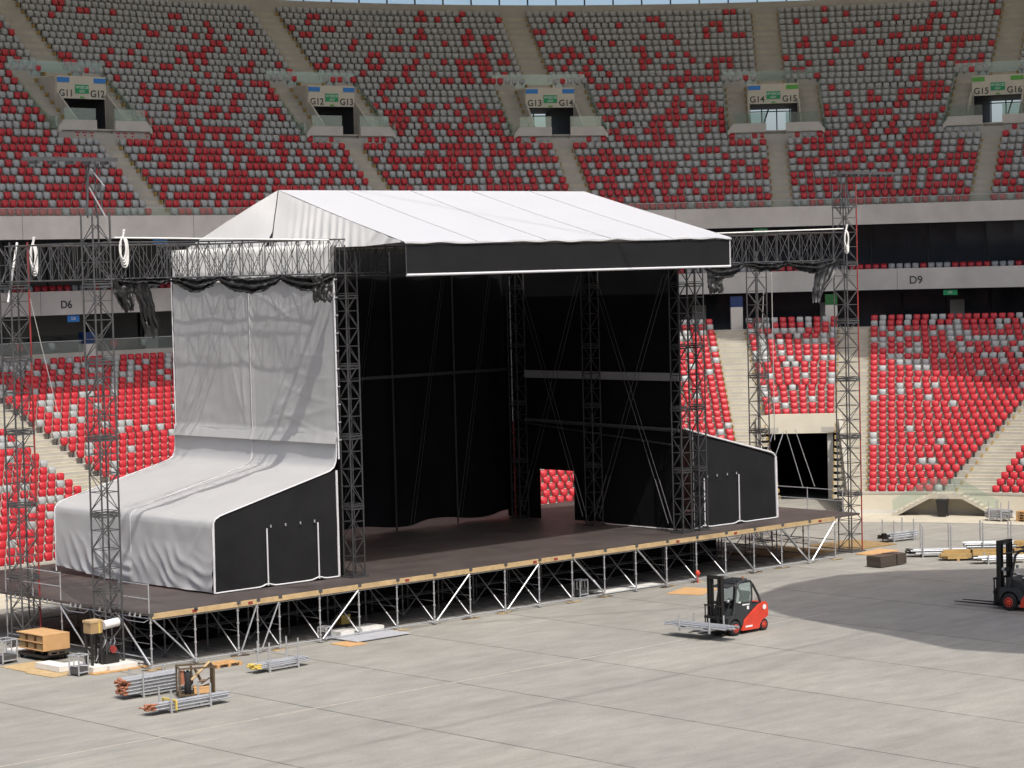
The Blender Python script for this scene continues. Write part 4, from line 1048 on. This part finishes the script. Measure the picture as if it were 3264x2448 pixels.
# guy straps and wires
def strap(label, a, b, r=0.025, mt='rope'):
    mb = MB(); mb.tube(a, b, r, mt); return tag(mb.build('guy_strap'), label, 'strap')
strap('pale guy strap sloping down beside the right rear tower', (45.7, 8.0, 14.3), (48.9, 11.5, 5.0))
strap('second pale guy strap right of the right rear tower', (46.3, 8.0, 14.4), (50.4, 11.5, 5.0))
strap('pale strap sloping from the far left tower', (0.3, 8.3, 14.5), (2.6, 10.0, 9.3), 0.016)
for lb, a, b in (('left wire of the crossed pairs before the tunnel', (47.9, 9.5, 5.6), (46.2, 9.5, 2.5)), ('second wire of the crossed pairs before the tunnel', (48.8, 9.5, 5.6), (47.0, 9.5, 2.5)),
                 ('third wire of the crossed pairs before the tunnel', (49.0, 9.5, 5.7), (50.4, 9.5, 2.4)), ('right wire of the crossed pairs before the tunnel', (49.8, 9.5, 5.7), (51.4, 9.5, 2.4))):
    strap(lb, a, b, 0.022, 'galv')

# ------------------------------------------------------------------ forklifts
def forklift(label, loc, rz, sc_=1.0, mast=2.45, load=True, closed=True):
    t = thing('forklift', label, 'forklift', loc, rz, 'forklifts'); t.scale = (sc_,) * 3
    mb = MB()
    side = [(0.42, 0.62), (0.30, 0.72), (0.05, 0.74), (-0.42, 0.50), (-0.45, 0.18), (-0.40, 0.14), (-1.2, 0.14), (-1.62, 1.14), (-1.2, 1.2), (0.15, 1.22), (0.32, 1.12)]
    mb.prism([(0.40, 0.20), (0.42, 0.62), (0.32, 0.75), (0.20, 1.12), (-0.30, 1.02), (-0.55, 0.80), (-0.55, 0.20)], 1, -0.36, 0.36, 'fl_grey')
    for y0, y1 in ((0.36, 0.54), (-0.54, -0.36)):
        arch = [(0.34 * math.cos(a) * 1.12, 0.30 + 0.34 * math.sin(a) * 1.12) for a in [R(x) for x in range(10, 171, 16)]]
        mb.prism([(0.42, 0.50), (0.40, 0.74), (0.30, 0.80), (-0.30, 0.80), (-0.62, 0.45)] + [(-0.46, 0.36)] + arch[::-1] + [(0.40, 0.38)], 1, y0, y1, 'fl_grey')
    mb.prism([(-0.40, 0.16), (-0.62, 0.42), (-1.62, 1.18), (-1.60, 0.16)], 1, -0.5, 0.5, 'fl_grey')
    mb.build('chassis', t)
    mb = MB()
    red = [(-0.42, 0.15), (-0.50, 0.44), (-0.62, 0.58), (-1.50, 1.10), (-1.72, 1.20), (-1.92, 1.18), (-2.02, 1.05), (-2.05, 0.66), (-1.98, 0.56), (-1.86, 0.52), (-1.66, 0.46), (-1.52, 0.30), (-1.48, 0.14)]
    for y0, y1 in ((0.46, 0.56), (-0.56, -0.46)): mb.prism(red, 1, y0, y1, 'fl_red')
    mb.prism([(-1.55, 1.0), (-1.72, 1.19), (-1.92, 1.17), (-2.08, 1.0), (-2.12, 0.55), (-1.75, 0.5), (-1.6, 0.6)], 1, -0.46, 0.46, 'fl_red')
    mb.build('counterweight', t)
    mb = MB(); mb.lathe([(0.02, 0.0), (0.10, 0.005), (0.11, 0.012)], (-1.80, 0.56, 0.98), 1, 'white', 12); mb.box(-1.05, 0.561, 0.26, -0.62, 0.566, 0.33, 'white'); mb.build('decal', t)
    # wheels
    for (x, r, wd) in ((0.0, 0.30, 0.20), (-1.80, 0.25, 0.16)):
        for sy in (-1, 1):
            mb = MB(); y = sy * 0.50 if x == 0 else sy * 0.46
            mb.lathe([(r * 0.62, -wd / 2), (r * 0.93, -wd / 2), (r, -wd / 2 + 0.03), (r, wd / 2 - 0.03), (r * 0.93, wd / 2), (r * 0.62, wd / 2)], (x, y, r), 1, 'rubber', 26); o = mb.build('wheel', t)
            mb = MB(); yy = y + sy * (wd / 2 - 0.005)
            mb.lathe([(r * 0.60, -0.012), (r * 0.56, 0.02), (r * 0.42, 0.0), (r * 0.2, 0.015), (r * 0.12, 0.03)] if sy > 0 else [(r * 0.12, -0.03), (r * 0.2, -0.015), (r * 0.42, 0.0), (r * 0.56, -0.02), (r * 0.60, 0.012)], (x, yy, r), 1, 'fl_red', 20); mb.build('rim', o)
    # cab
    for sy in (-1, 1):
        y = sy * 0.48
        mb = MB(); mb.path([Vector(p) for p in ((0.05, y, 0.78), (-0.10, y, 1.35), (-0.22, y * 0.94, 1.95), (-0.40, y * 0.92, 2.10))], 0.045, 'fl_grey', 8); mb.build('front_pillar', t)
        mb = MB(); mb.path([Vector(p) for p in ((-0.40, y * 0.92, 2.10), (-0.75, y * 0.92, 2.16), (-1.08, y * 0.92, 2.10), (-1.25, y * 0.93, 1.92), (-1.52, y, 1.48), (-1.66, y, 1.16))], 0.052, 'fl_grey', 8); mb.build('rear_pillar', t)
        mb = MB(); mb.path([Vector(p) for p in ((-1.14, y * 0.95, 2.05), (-1.12, y, 1.45), (-1.05, y, 0.95))], 0.04, 'fl_grey', 8); mb.path([Vector(p) for p in ((-0.12, y, 1.30), (-0.50, y, 1.24), (-1.08, y, 1.22))], 0.028, 'fl_grey', 8); mb.build('door_frame', t)
        if closed:
            mb = MB(); mb.prism([(0.0, 0.80), (-0.10, 1.28), (-1.08, 1.22), (-1.2, 1.0), (-0.62, 0.58), (-0.2, 0.72)], 1, y - 0.012, y + 0.012, 'fl_grey'); mb.build('door_panel', t)
            mb = MB(); mb.prism([(-0.14, 1.32), (-0.30, 2.0), (-0.45, 2.07), (-1.05, 2.07), (-1.10, 1.26)], 1, y - 0.006, y + 0.006, 'clear'); mb.build('door_window', t)
    mb = MB(); mb.prism([(0.30, 1.98), (-0.20, 2.04), (-0.40, 2.12), (-0.75, 2.19), (-1.10, 2.12), (-1.08, 2.06), (-0.40, 2.06), (0.28, 1.94)], 1, -0.46, 0.46, 'fl_grey')
    for i in range(4): mb.box(-0.95 + i * 0.22, -0.4, 2.18, -0.85 + i * 0.22, 0.4, 2.215, 'fl_grey')
    mb.build('cab_roof', t)
    mb = MB(); mb.tube((-0.85, 0.25, 2.2), (-0.85, 0.25, 2.30), 0.045, 'orange', 10); mb.build('beacon', t)
    mb = MB(); mb.prism([(-0.62, 0.80), (-1.1, 0.80), (-1.18, 0.95), (-0.66, 0.98)], 1, -0.25, 0.25, 'rubber'); mb.prism([(-1.05, 0.95), (-1.18, 0.95), (-1.34, 1.62), (-1.24, 1.66)], 1, -0.23, 0.23, 'rubber'); mb.build('seat', t)
    mb = MB()
    ring_ = [Vector((-0.42 + 0.10 * math.cos(a) , 0.17 * math.sin(a), 1.28 + 0.14 * math.cos(a))) for a in [2 * math.pi * i / 16 for i in range(17)]]; mb.path(ring_, 0.018, 'rubber', 6); mb.tube((-0.42, 0, 1.28), (-0.20, 0, 1.05), 0.025, 'rubber', 6); mb.build('steering_wheel', t)
    mb = MB(); mb.box(-0.98, 0.494, 1.16, -0.52, 0.50, 1.24, 'white'); mb.box(-0.42, 0.494, 1.26, -0.28, 0.50, 1.34, 'white'); mb.box(-0.93, 0.494, 0.98, -0.80, 0.50, 1.12, 'white'); mb.build('sticker', t)
    # mast
    for sy in (-1, 1):
        mb = MB(); y = sy * 0.31
        mb.box(0.44, y - 0.07, 0.08, 0.62, y - 0.045, mast, 'steel_dark'); mb.box(0.44, y + 0.045, 0.08, 0.62, y + 0.07, mast, 'steel_dark'); mb.box(0.50, y - 0.046, 0.08, 0.56, y + 0.046, mast - 0.05, 'steel_dark'); mb.build('mast_rail', t)
    mb = MB(); mb.box(0.46, -0.40, mast - 0.12, 0.60, 0.40, mast + 0.01, 'steel_dark'); mb.box(0.46, -0.30, 1.30, 0.52, 0.30, 1.42, 'steel_dark'); mb.box(0.46, -0.38, 0.12, 0.60, 0.38, 0.26, 'steel_dark')
    mb.tube((0.52, 0.14, 0.2), (0.52, 0.14, mast - 0.1), 0.035, 'steel_dark', 8); mb.tube((0.52, -0.14, 0.2), (0.52, -0.14, mast - 0.1), 0.035, 'steel_dark', 8); mb.build('mast_crosshead', t)
    mb = MB(); z = 0.30 if load else 0.12
    mb.box(0.63, -0.50, z, 0.69, 0.50, z + 0.10, 'steel_dark'); mb.box(0.63, -0.50, z + 0.42, 0.69, 0.50, z + 0.52, 'steel_dark')
    for i in range(7): mb.box(0.64, -0.48 + i * 0.155, z + 0.10, 0.68, -0.45 + i * 0.155, z + 0.95, 'steel_dark')
    mb.box(0.63, -0.50, z + 0.92, 0.69, 0.50, z + 0.98, 'steel_dark'); mb.build('carriage', t)
    for y in (-0.26, 0.26):
        mb = MB(); fz = z - 0.02; L = 1.15 if load else 1.75
        mb.prism([(0.69, fz), (0.69, fz + 0.60), (0.74, fz + 0.60), (0.745, fz + 0.05), (0.70 + L, fz + 0.022), (0.70 + L, fz + 0.004)], 1, y - 0.06, y + 0.06, 'steel_dark'); mb.build('fork', t)
    for y in (-0.45, 0.45):
        mb = MB(); mb.lathe([(0.06, -0.03), (0.07, 0.0), (0.05, 0.03)], (0.30, y, 1.42), 0, 'galv', 12); mb.build('headlight', t)
    return t
forklift('red and charcoal forklift carrying a stillage of steel tubes', (19.9, -11.65, 0), math.pi)
forklift('larger dark forklift with bare forks cut off by the right edge', (32.75, -16.9, 0), R(92), 1.22, 2.38, False, False)

# ------------------------------------------------------------------ stillages, pallets, stacks
def stillage(label, c, rz, L=2.5, W_=0.8, H=0.75, fill=0.4, z0=0.0, endm='orange', group='stillages of steel tubes', tl=None, mt='galv', rows=None, strap=False, r=0.035):
    t = thing('tube_stillage', label, 'tube stack', (c[0], c[1], z0), rz, group); tl = tl or L + 0.5
    mb = MB()
    for sx in (-1, 1):
        x = sx * L * 0.32
        mb.box(x - 0.04, -W_ / 2, 0.10, x + 0.04, W_ / 2, 0.16, 'galv')
        for sy in (-1, 1): mb.box(x - 0.035, sy * W_ / 2 - 0.03, 0.0, x + 0.035, sy * W_ / 2 + 0.03, 0.20, 'galv')
    for sy in (-1, 1): mb.box(-L * 0.32, sy * W_ / 2 - 0.025, 0.10, L * 0.32, sy * W_ / 2 + 0.025, 0.15, 'galv')
    mb.build('base_frame', t)
    for sx in (-1, 1):
        for sy in (-1, 1):
            mb = MB(); mb.tube((sx * L * 0.32, sy * W_ / 2, 0.15), (sx * L * 0.32, sy * W_ / 2, H), 0.035, 'galv', 8); mb.build('post', t)
    mb = MB(); me_ = MB(); n = int((W_ - 0.1) / (2 * r)); k = 0; z = 0.17 + r
    while z < 0.17 + fill:
        for i in range(n - (k % 2)):
            y = -W_ / 2 + 0.06 + r + (i + 0.5 * (k % 2)) * 2 * r; a = rnd.uniform(-0.14, 0.14)
            if z + 2 * r > 0.17 + fill and rnd.random() < 0.35: continue
            mb.tube((-tl / 2 + a, y, z), (tl / 2 + a, y, z), r * 0.95, mt, 6)
            if endm:
                e = rnd.uniform(0.05, 0.28); me_.tube((-tl / 2 + a - 0.005, y, z), (-tl / 2 + a + e, y, z), r * 1.0, endm, 6)
        z += r * 1.75; k += 1
    mb.build('tube_bundle', t)
    if endm: me_.build('painted_end', t)
    if strap:
        mb = MB(); f = 0.17 + fill + 0.02
        mb.path([Vector((-L * 0.25, -W_ / 2 - 0.03, 0.1)), Vector((-L * 0.25, -W_ / 2 - 0.03, f)), Vector((-L * 0.25, W_ / 2 + 0.03, f)), Vector((-L * 0.25, W_ / 2 + 0.03, 0.1))], 0.045, 'yellow', 4); mb.build('strap', t)
    return t
stillage('stillage heaped with orange ended steel tubes behind the metal cage', (-2.95, -4.35), 0.0, 2.3, 0.85, 0.95, 0.58)
stillage('low stillage of grey tubes with a yellow strap nearest the viewer', (-4.0, -7.75), 0.0, 2.6, 0.72, 0.85, 0.24, strap=True, tl=3.3)
stillage('tall posted stillage of pale tubes beside the lone pallet', (3.2, -3.75), 0.03, 2.2, 0.7, 1.15, 0.2, endm='yellow', tl=2.5)
stillage('stillage of galvanised tubes carried on the forklift forks', (18.65, -11.5), R(94), 2.4, 0.95, 0.62, 0.12, z0=0.30, endm=None, tl=3.1)
stillage('stillage of pale steel pipes beside the curved perimeter path', (49.6, 2.35), R(-10), 2.2, 0.9, 1.15, 0.3, endm='steel_dark', tl=2.3, r=0.06)
stillage('grey stillage with tall posts behind the yellow timber beams', (45.3, -3.3), R(-46), 2.2, 0.9, 1.6, 0.22, endm='steel_dark', tl=2.8)
stillage('second grey stillage with tall posts near the right forklift', (47.6, -5.3), R(-46), 2.2, 0.9, 1.7, 0.5, endm=None, tl=3.0)
stillage('dark tube bundle lying before the yellow timber beams', (44.9, -7.4), R(-40), 2.0, 0.8, 0.5, 0.18, endm='steel_dark', tl=2.6, r=0.05)
stillage('white tube stillage at the foot of the twin concrete steps', (60.4, 3.5), R(96), 1.2, 0.9, 1.1, 0.5, endm=None, tl=1.3)

def timber_stack(label, c, rz, L, W_, H, mt, n, m_, cat='timber stack', name='timber_stack'):
    t = thing(name, label, cat, (c[0], c[1], 0), rz); mb = MB()
    for x in (-L * 0.35, L * 0.35): mb.box(x - 0.06, -W_ / 2, 0, x + 0.06, W_ / 2, 0.1, 'pallet')
    mb.build('bearer', t)
    mb = MB(); w_ = W_ / n; h = H / m_
    for k in range(m_):
        for i in range(n):
            if k == m_ - 1 and rnd.random() < 0.3: continue
            a = rnd.uniform(-0.18, 0.18); y = -W_ / 2 + i * w_
            mb.box(-L / 2 + a, y + 0.006, 0.1 + k * h, L / 2 + a, y + w_ - 0.006, 0.1 + (k + 1) * h - 0.006, mt)
    mb.build('beam', t)
    mb = MB()
    for x in (-L * 0.2, L * 0.25): mb.box(x - 0.02, -W_ / 2 - 0.01, 0.1, x + 0.02, W_ / 2 + 0.01, 0.1 + H + 0.012, 'steel_dark')
    mb.build('band', t)
    return t
timber_stack('long stack of yellow timber formwork beams at the right', (45.9, -6.1), R(-44), 4.6, 0.95, 0.42, 'beam_yellow', 8, 3)
timber_stack('second yellow timber stack behind the right forklift', (48.6, -8.2), R(-44), 3.8, 0.9, 0.72, 'beam_yellow', 7, 4)
def sheet_stack(name, label, cat, x0, y0, x1, y1, z0, z1, mt, n, top=None, rz=0, strap=None):
    cx, cy = (x0 + x1) / 2, (y0 + y1) / 2; t = thing(name, label, cat, (cx, cy, z0), rz)
    hx, hy = (x1 - x0) / 2, (y1 - y0) / 2; mb = MB(); h = (z1 - z0) / n
    for i in range(n):
        a, b = rnd.uniform(-0.012, 0.012), rnd.uniform(-0.012, 0.012)
        mb.box(-hx + a, -hy + b, i * h, hx + a, hy + b, (i + 1) * h - 0.004, top if (top and i == n - 1) else mt)
    mb.build('board', t)
    if strap:
        mb = MB(); mb.box(strap - 0.03, -hy - 0.02, 0, strap + 0.03, hy + 0.02, z1 - z0 + 0.012, 'steel_dark'); mb.build('band', t)
    return t
sheet_stack('plywood_stack', 'strapped dark brown stack of film plywood at the shadow edge', 'board stack', 39.95, -3.98, 42.0, -3.12, 0.05, 0.56, 'ply_dark', 14, 'ply_dark', strap=0.25)
def drawer_crate(c):
    t = thing('plywood_crate', 'orange plywood crate with open shelves beside the left tower', 'crate', (c[0], c[1], 0.42)); mb = MB(); lx, ly, h = 0.62, 0.98, 0.62
    for z in (0, 0.30, 0.60): mb.box(-lx, -ly, z, lx, ly, z + 0.035, 'ply')
    mb.box(-lx + 0.003, -ly + 0.003, 0.035, lx - 0.003, -ly + 0.03, 0.60, 'ply'); mb.box(lx - 0.03, -ly + 0.03, 0.035, lx - 0.003, ly, 0.60, 'ply'); mb.box(-lx + 0.20, -ly + 0.03, 0.035, -lx + 0.22, ly - 0.01, 0.6, 'ply_dark')
    mb.build('carcass', t)
    mb = MB()
    for z in (0.05, 0.35):
        for i in range(3): mb.box(-lx + 0.05, -ly + 0.15 + i * 0.62, z, -lx + 0.19, -ly + 0.55 + i * 0.62, z + 0.2, 'paper')
    mb.build('content', t)
drawer_crate((-1.05, 6.0))
def pallet(label, c, rz, z=0.0, mt='pallet', group='wooden pallets'):
    t = thing('pallet', label, 'pallet', (c[0], c[1], z), rz, group)
    mb = MB()
    for i in range(5): mb.box(-0.6, -0.4 + i * 0.166, 0.122, 0.6, -0.4 + i * 0.166 + 0.13, 0.144, mt)
    mb.build('top_boards', t)
    mb = MB()
    for x in (-0.52, 0, 0.52):
        mb.box(x - 0.07, -0.4, 0.10, x + 0.07, 0.4, 0.121, mt); mb.box(x - 0.07, -0.4, 0.0, x + 0.07, 0.4, 0.02, mt)
        for y in (-0.35, 0, 0.35): mb.box(x - 0.065, y - 0.05, 0.02, x + 0.065, y + 0.05, 0.10, mt)
    mb.build('blocks', t); return t
pallet('bright orange wooden pallet lying before the stage front', (2.35, -1.4), 0.0)
pallet('dark pallet under the orange plywood crate', (-1.05, 5.5), R(90), 0.25, 'ply_dark'); 
for i in range(4): pallet('wooden pallet in the stack against the front wall at the right edge', (61.0, 1.9), R(90), i * 0.146)
t = thing('handling_dolly', 'low black trolley under the orange plywood crate', 'trolley', (-1.05, 6.0, 0)); mb = MB(); mb.box(-0.6, -0.95, 0.14, 0.6, 0.95, 0.245, 'steel_dark'); mb.build('platform', t)
for sx in (-0.5, 0.5):
    for sy in (-0.8, 0.8): mb = MB(); mb.lathe([(0.07, -0.025), (0.07, 0.025)], (sx, sy, 0.07), 1, 'rubber', 12); mb.build('wheel', t)
# metal cage of scaffold parts
t = thing('mesh_cage', 'rusty steel cage of timber and couplers behind the near tubes', 'cage', (-2.25, -5.95, 0), R(-28)); 
for x in (-0.62, 0.62):
    for y in (-0.42, 0.42):
        mb = MB(); mb.box(x - 0.03, y - 0.03, 0, x + 0.03, y + 0.03, 1.12, 'cage'); mb.build('post', t)
mb = MB()
for z in (0.12, 1.08):
    for y in (-0.42, 0.42): mb.box(-0.62, y - 0.02, z - 0.03, 0.62, y + 0.02, z + 0.03, 'cage')
    for x in (-0.62, 0.62): mb.box(x - 0.02, -0.42, z - 0.03, x + 0.02, 0.42, z + 0.03, 'cage')
mb.box(-0.6, -0.4, 0.10, 0.6, 0.4, 0.13, 'cage')
for i in range(7): mb.box(0.60, -0.38 + i * 0.125, 0.15, 0.63, -0.365 + i * 0.125, 1.05, 'cage')
mb.build('frame', t)
def in_cage(name, label, cat):
    return thing(name, label, cat, (-2.25, -5.95, 0), R(-28))
c_ = in_cage('scrap_timber', 'jumble of timber and couplers inside the rusty cage', 'timber'); mb = MB()
for i in range(16):
    a = Vector((rnd.uniform(-0.45, 0.3), rnd.uniform(-0.3, 0.3), rnd.uniform(0.2, 0.6))); b_ = a + Vector((rnd.uniform(-0.3, 0.5), rnd.uniform(-0.3, 0.3), rnd.uniform(-0.1, 0.6)))
    mb.tube(a, b_, rnd.uniform(0.03, 0.06), rnd.choice(('timber', 'cage', 'ply_dark', 'steel_dark')), 5)
tag(mb.build('offcuts', c_), kind='stuff')
mb = MB(); mb.tube((-0.2, -0.35, 0.65), (0.55, 0.1, 1.2), 0.05, 'timber'); mb.build('beam', c_)
c_ = in_cage('rubber_roll', 'black roll standing at the left in the rusty cage', 'roll'); mb = MB(); mb.lathe([(0.10, 0.15), (0.13, 0.17), (0.13, 0.93), (0.10, 0.95)], (-0.31, -0.29, 0), 2, 'rubber', 14); mb.build('roll', c_)
mb = MB(); mb.tube((-0.31, -0.29, 0.95), (-0.31, -0.29, 1.0), 0.05, 'steel_dark', 8); mb.build('core', c_)
c_ = in_cage('orange_roll', 'short orange roll beside the black roll in the cage', 'roll'); mb = MB(); mb.tube((-0.50, -0.3, 0.5), (-0.52, -0.28, 1.0), 0.09, 'orange', 12); mb.build('roll', c_)
c_ = in_cage('plywood_box', 'small orange plywood box on the floor of the rusty cage', 'box'); mb = MB(); mb.box(-0.1, -0.38, 0.15, 0.5, 0.1, 0.34, 'ply'); mb.build('carcass', c_); mb = MB(); mb.box(-0.11, -0.39, 0.345, 0.51, 0.11, 0.36, 'ply'); mb.build('lid', c_)
# ballast and boards at the left tower
def slab(label, x0, y0, x1, y1, z0, z1, mt, rz=0.0, cat='board', name='board'):
    t = thing(name, label, cat, ((x0 + x1) / 2, (y0 + y1) / 2, z0), rz); mb = MB(); hx, hy = (x1 - x0) / 2, (y1 - y0) / 2
    mb.box(-hx, -hy, 0, hx, hy, z1 - z0, mt); mb.build('panel', t); return t
slab('tan plywood sheet on the floor left of the near tower', -3.4, 3.2, -1.6, 5.4, 0.004, 0.03, 'timber')
slab('tan plywood sheet at the very front of the near tower', -3.5, 1.6, -1.8, 3.4, 0.006, 0.035, 'timber', 0.06)
slab('pale plywood sheet under the white ballast slab', -2.1, 0.75, 0.4, 2.6, 0.004, 0.045, 'pallet')
slab('white concrete ballast slab right of the near tower foot', -1.3, 0.95, 0.25, 2.0, 0.05, 0.22, 'white_conc2', 0.0, 'ballast', 'ballast_slab')
slab('white concrete ballast slab before the near tower foot', -2.0, 1.1, -1.35, 3.0, 0.05, 0.24, 'white_conc2', 0.05, 'ballast', 'ballast_slab')
slab('white ballast slab left of the small steel frame', -2.75, 2.2, -2.1, 3.9, 0.05, 0.26, 'white_conc2', 0.0, 'ballast', 'ballast_slab')
slab('white ballast slab at the far left tower foot', -1.5, 7.4, -0.6, 8.2, 0.02, 0.2, 'white_conc2', 0.0, 'ballast', 'ballast_slab')
slab('grey sheet on the floor under the stage front edge', 9.1, -1.3, 12.0, 1.2, 0.05, 0.08, 'grey_sheet', 0.0)
slab('tan plywood sheet before the grey sheet at the stage front', 8.3, -1.75, 9.3, -0.6, 0.004, 0.03, 'ply', 0.0)
slab('white ballast slab lying on the grey sheet', 9.6, 0.3, 10.6, 1.3, 0.085, 0.24, 'white_conc2', 0.0, 'ballast', 'ballast_slab')
slab('white ballast slab right of another on the grey sheet', 10.9, 0.5, 12.1, 1.4, 0.085, 0.22, 'white_conc2', 0.0, 'ballast', 'ballast_slab')
slab('tan plywood sheet on the floor left of the loaded forklift', 27.4, -2.9, 29.6, -1.2, 0.004, 0.03, 'ply', R(20))
slab('white sheet lying under the stage near the loaded forklift', 25.2, 0.4, 29.0, 1.5, 0.05, 0.12, 'white_conc2', 0.0)
slab('orange board mat on the floor right of the deck', 43.6, -0.6, 46.0, 0.6, 0.004, 0.05, 'ply', R(8))
slab('mustard board mat beyond the right end of the deck', 44.8, 1.4, 48.2, 4.6, 0.004, 0.06, 'osb', R(-4))
slab('mustard board mat under the right end of the deck', 40.0, 2.0, 44.0, 6.0, 0.004, 0.06, 'osb')
def steel_frame(label, c, rz, w_=0.5, d=0.5, h=0.75):
    t = thing('steel_frame', label, 'frame', (c[0], c[1], 0.03), rz)
    for sx in (-1, 1):
        mb = MB(); x = sx * w_ / 2; mb.path([Vector((x, -d / 2, 0)), Vector((x, -d / 2, h)), Vector((x, d / 2, h)), Vector((x, d / 2, 0))], 0.035, 'galv', 6); mb.tube((x, -d / 2, 0.35), (x, d / 2, 0.35), 0.025, 'galv'); mb.tube((x, 0, 0.35), (x, 0, h), 0.025, 'galv'); mb.build('side', t)
    mb = MB()
    for y, z in ((-d / 2, h), (d / 2, h), (-d / 2, 0.1), (d / 2, 0.1)): mb.tube((-w_ / 2, y, z), (w_ / 2, y, z), 0.03, 'galv')
    mb.box(-w_ / 2, -d / 2, 0.05, w_ / 2, d / 2, 0.3, 'truss'); mb.build('cross_bar', t)
steel_frame('small galvanised frame before the near left tower', (-2.45, 1.3), 0.2)
steel_frame('small galvanised frame at the left edge of the picture', (-2.7, 6.2), 0.1, 0.7, 0.7, 0.9)
steel_frame('small grey frame standing under the stage before the grey sheet', (8.9, 0.5), 0.3, 0.4, 0.4, 0.5)
steel_frame('small grey frame under the stage near the loaded forklift', (24.2, 0.9), 0.0, 0.5, 0.4, 0.75)
# winch gear at the near tower
t = thing('hoist_gear', 'hydraulic hoist gear with a tan motor box at the near left tower', 'hoist', (-1.35, 1.7, 0.22))
mb = MB(); mb.box(-0.42, -0.25, 1.25, 0.12, 0.25, 1.72, 'paper'); mb.box(-0.44, -0.27, 1.66, 0.14, 0.27, 1.75, 'timber'); mb.box(-0.06, -0.262, 1.25, 0.02, -0.25, 1.7, 'yellow'); mb.build('motor_box', t)
mb = MB()
for x, y in ((-0.35, -0.2), (0.08, -0.2), (0.08, 0.2), (-0.35, 0.2)): mb.box(x - 0.04, y - 0.04, 0, x + 0.04, y + 0.04, 1.25, 'steel_dark')
mb.build('stand', t)
mb = MB(); mb.tube((0.25, -0.1, 1.50), (0.95, -0.05, 1.55), 0.17, 'white', 12); mb.build('tank', t)
for i in range(9):
    mb = MB(); p0 = Vector((rnd.uniform(0.0, 0.9), rnd.uniform(-0.2, 0.2), rnd.uniform(0.6, 1.3))); pts = [p0 + Vector((0.10 * math.sin(k * 1.1 + i), 0.08 * math.cos(k * 0.9 + i), -k * 0.15)) for k in range(int(p0.z / 0.15) + 1)]
    mb.path(pts, 0.022, rnd.choice(('rubber', 'truss', 'galv', 'rubber')), 5); mb.build('hose', t)
mb = MB(); mb.box(0.2, -0.25, 0.02, 0.85, 0.2, 0.35, 'steel_dark'); mb.lathe([(0.14, -0.05), (0.14, 0.05)], (0.55, -0.28, 0.55), 1, 'rust_red', 14); mb.build('pump', t)
t = thing('road_case', 'brown flight case with white labels under the left deck edge', 'case', (1.0, 8.2, 0.0)); mb = MB(); mb.box(-0.9, -0.4, 0.1, 0.9, 0.4, 0.75, 'ply_dark'); mb.build('body', t); mb = MB(); mb.box(-0.15, -0.41, 0.3, 0.35, -0.40, 0.6, 'white'); mb.build('label', t)
t = thing('yellow_case', 'yellow box lit under the stage front near the grey sheet', 'box', (11.6, 2.6, 0.0)); mb = MB(); mb.box(-0.25, -0.2, 0.15, 0.25, 0.2, 0.6, 'yellow'); mb.build('body', t); mb = MB(); mb.box(-0.27, -0.22, 0.55, 0.27, 0.22, 0.62, 'steel_dark'); mb.build('lid', t)
t = thing('red_marker', 'small red post cap against the stage front right of the forklift', 'marker', (30.85, -0.25, 0.0)); mb = MB(); mb.tube((0, 0, 0), (0, 0, 0.4), 0.03, 'fl_red', 8); mb.lathe([(0.02, 0), (0.10, 0.08), (0.12, 0.2), (0.04, 0.3)], (0, 0, 0.3), 2, 'fl_red', 12); mb.build('cap', t)
# access stairs of the scaffold at the left edge
t = thing('scaffold_stairs', 'galvanised scaffold stair with handrail at the left edge', 'stairs', (-2.6, 11.5, 0))
mb = MB()
for i in range(9): mb.box(-0.4, i * 0.25, 0.22 + i * 0.22, 0.4, i * 0.25 + 0.24, 0.25 + i * 0.22, 'galv')
mb.build('treads', t)
for sx in (-0.42, 0.42):
    mb = MB(); mb.tube((sx, 0, 1.1), (sx, 2.3, 3.1), 0.03, 'galv'); mb.tube((sx, 0, 0.6), (sx, 2.3, 2.6), 0.025, 'galv'); mb.tube((sx, 0, 0), (sx, 0, 1.1), 0.03, 'galv'); mb.tube((sx, 2.3, 0), (sx, 2.3, 3.1), 0.03, 'galv'); mb.tube((sx, 0, 0.12), (sx, 2.3, 2.1), 0.035, 'galv'); mb.build('handrail', t)
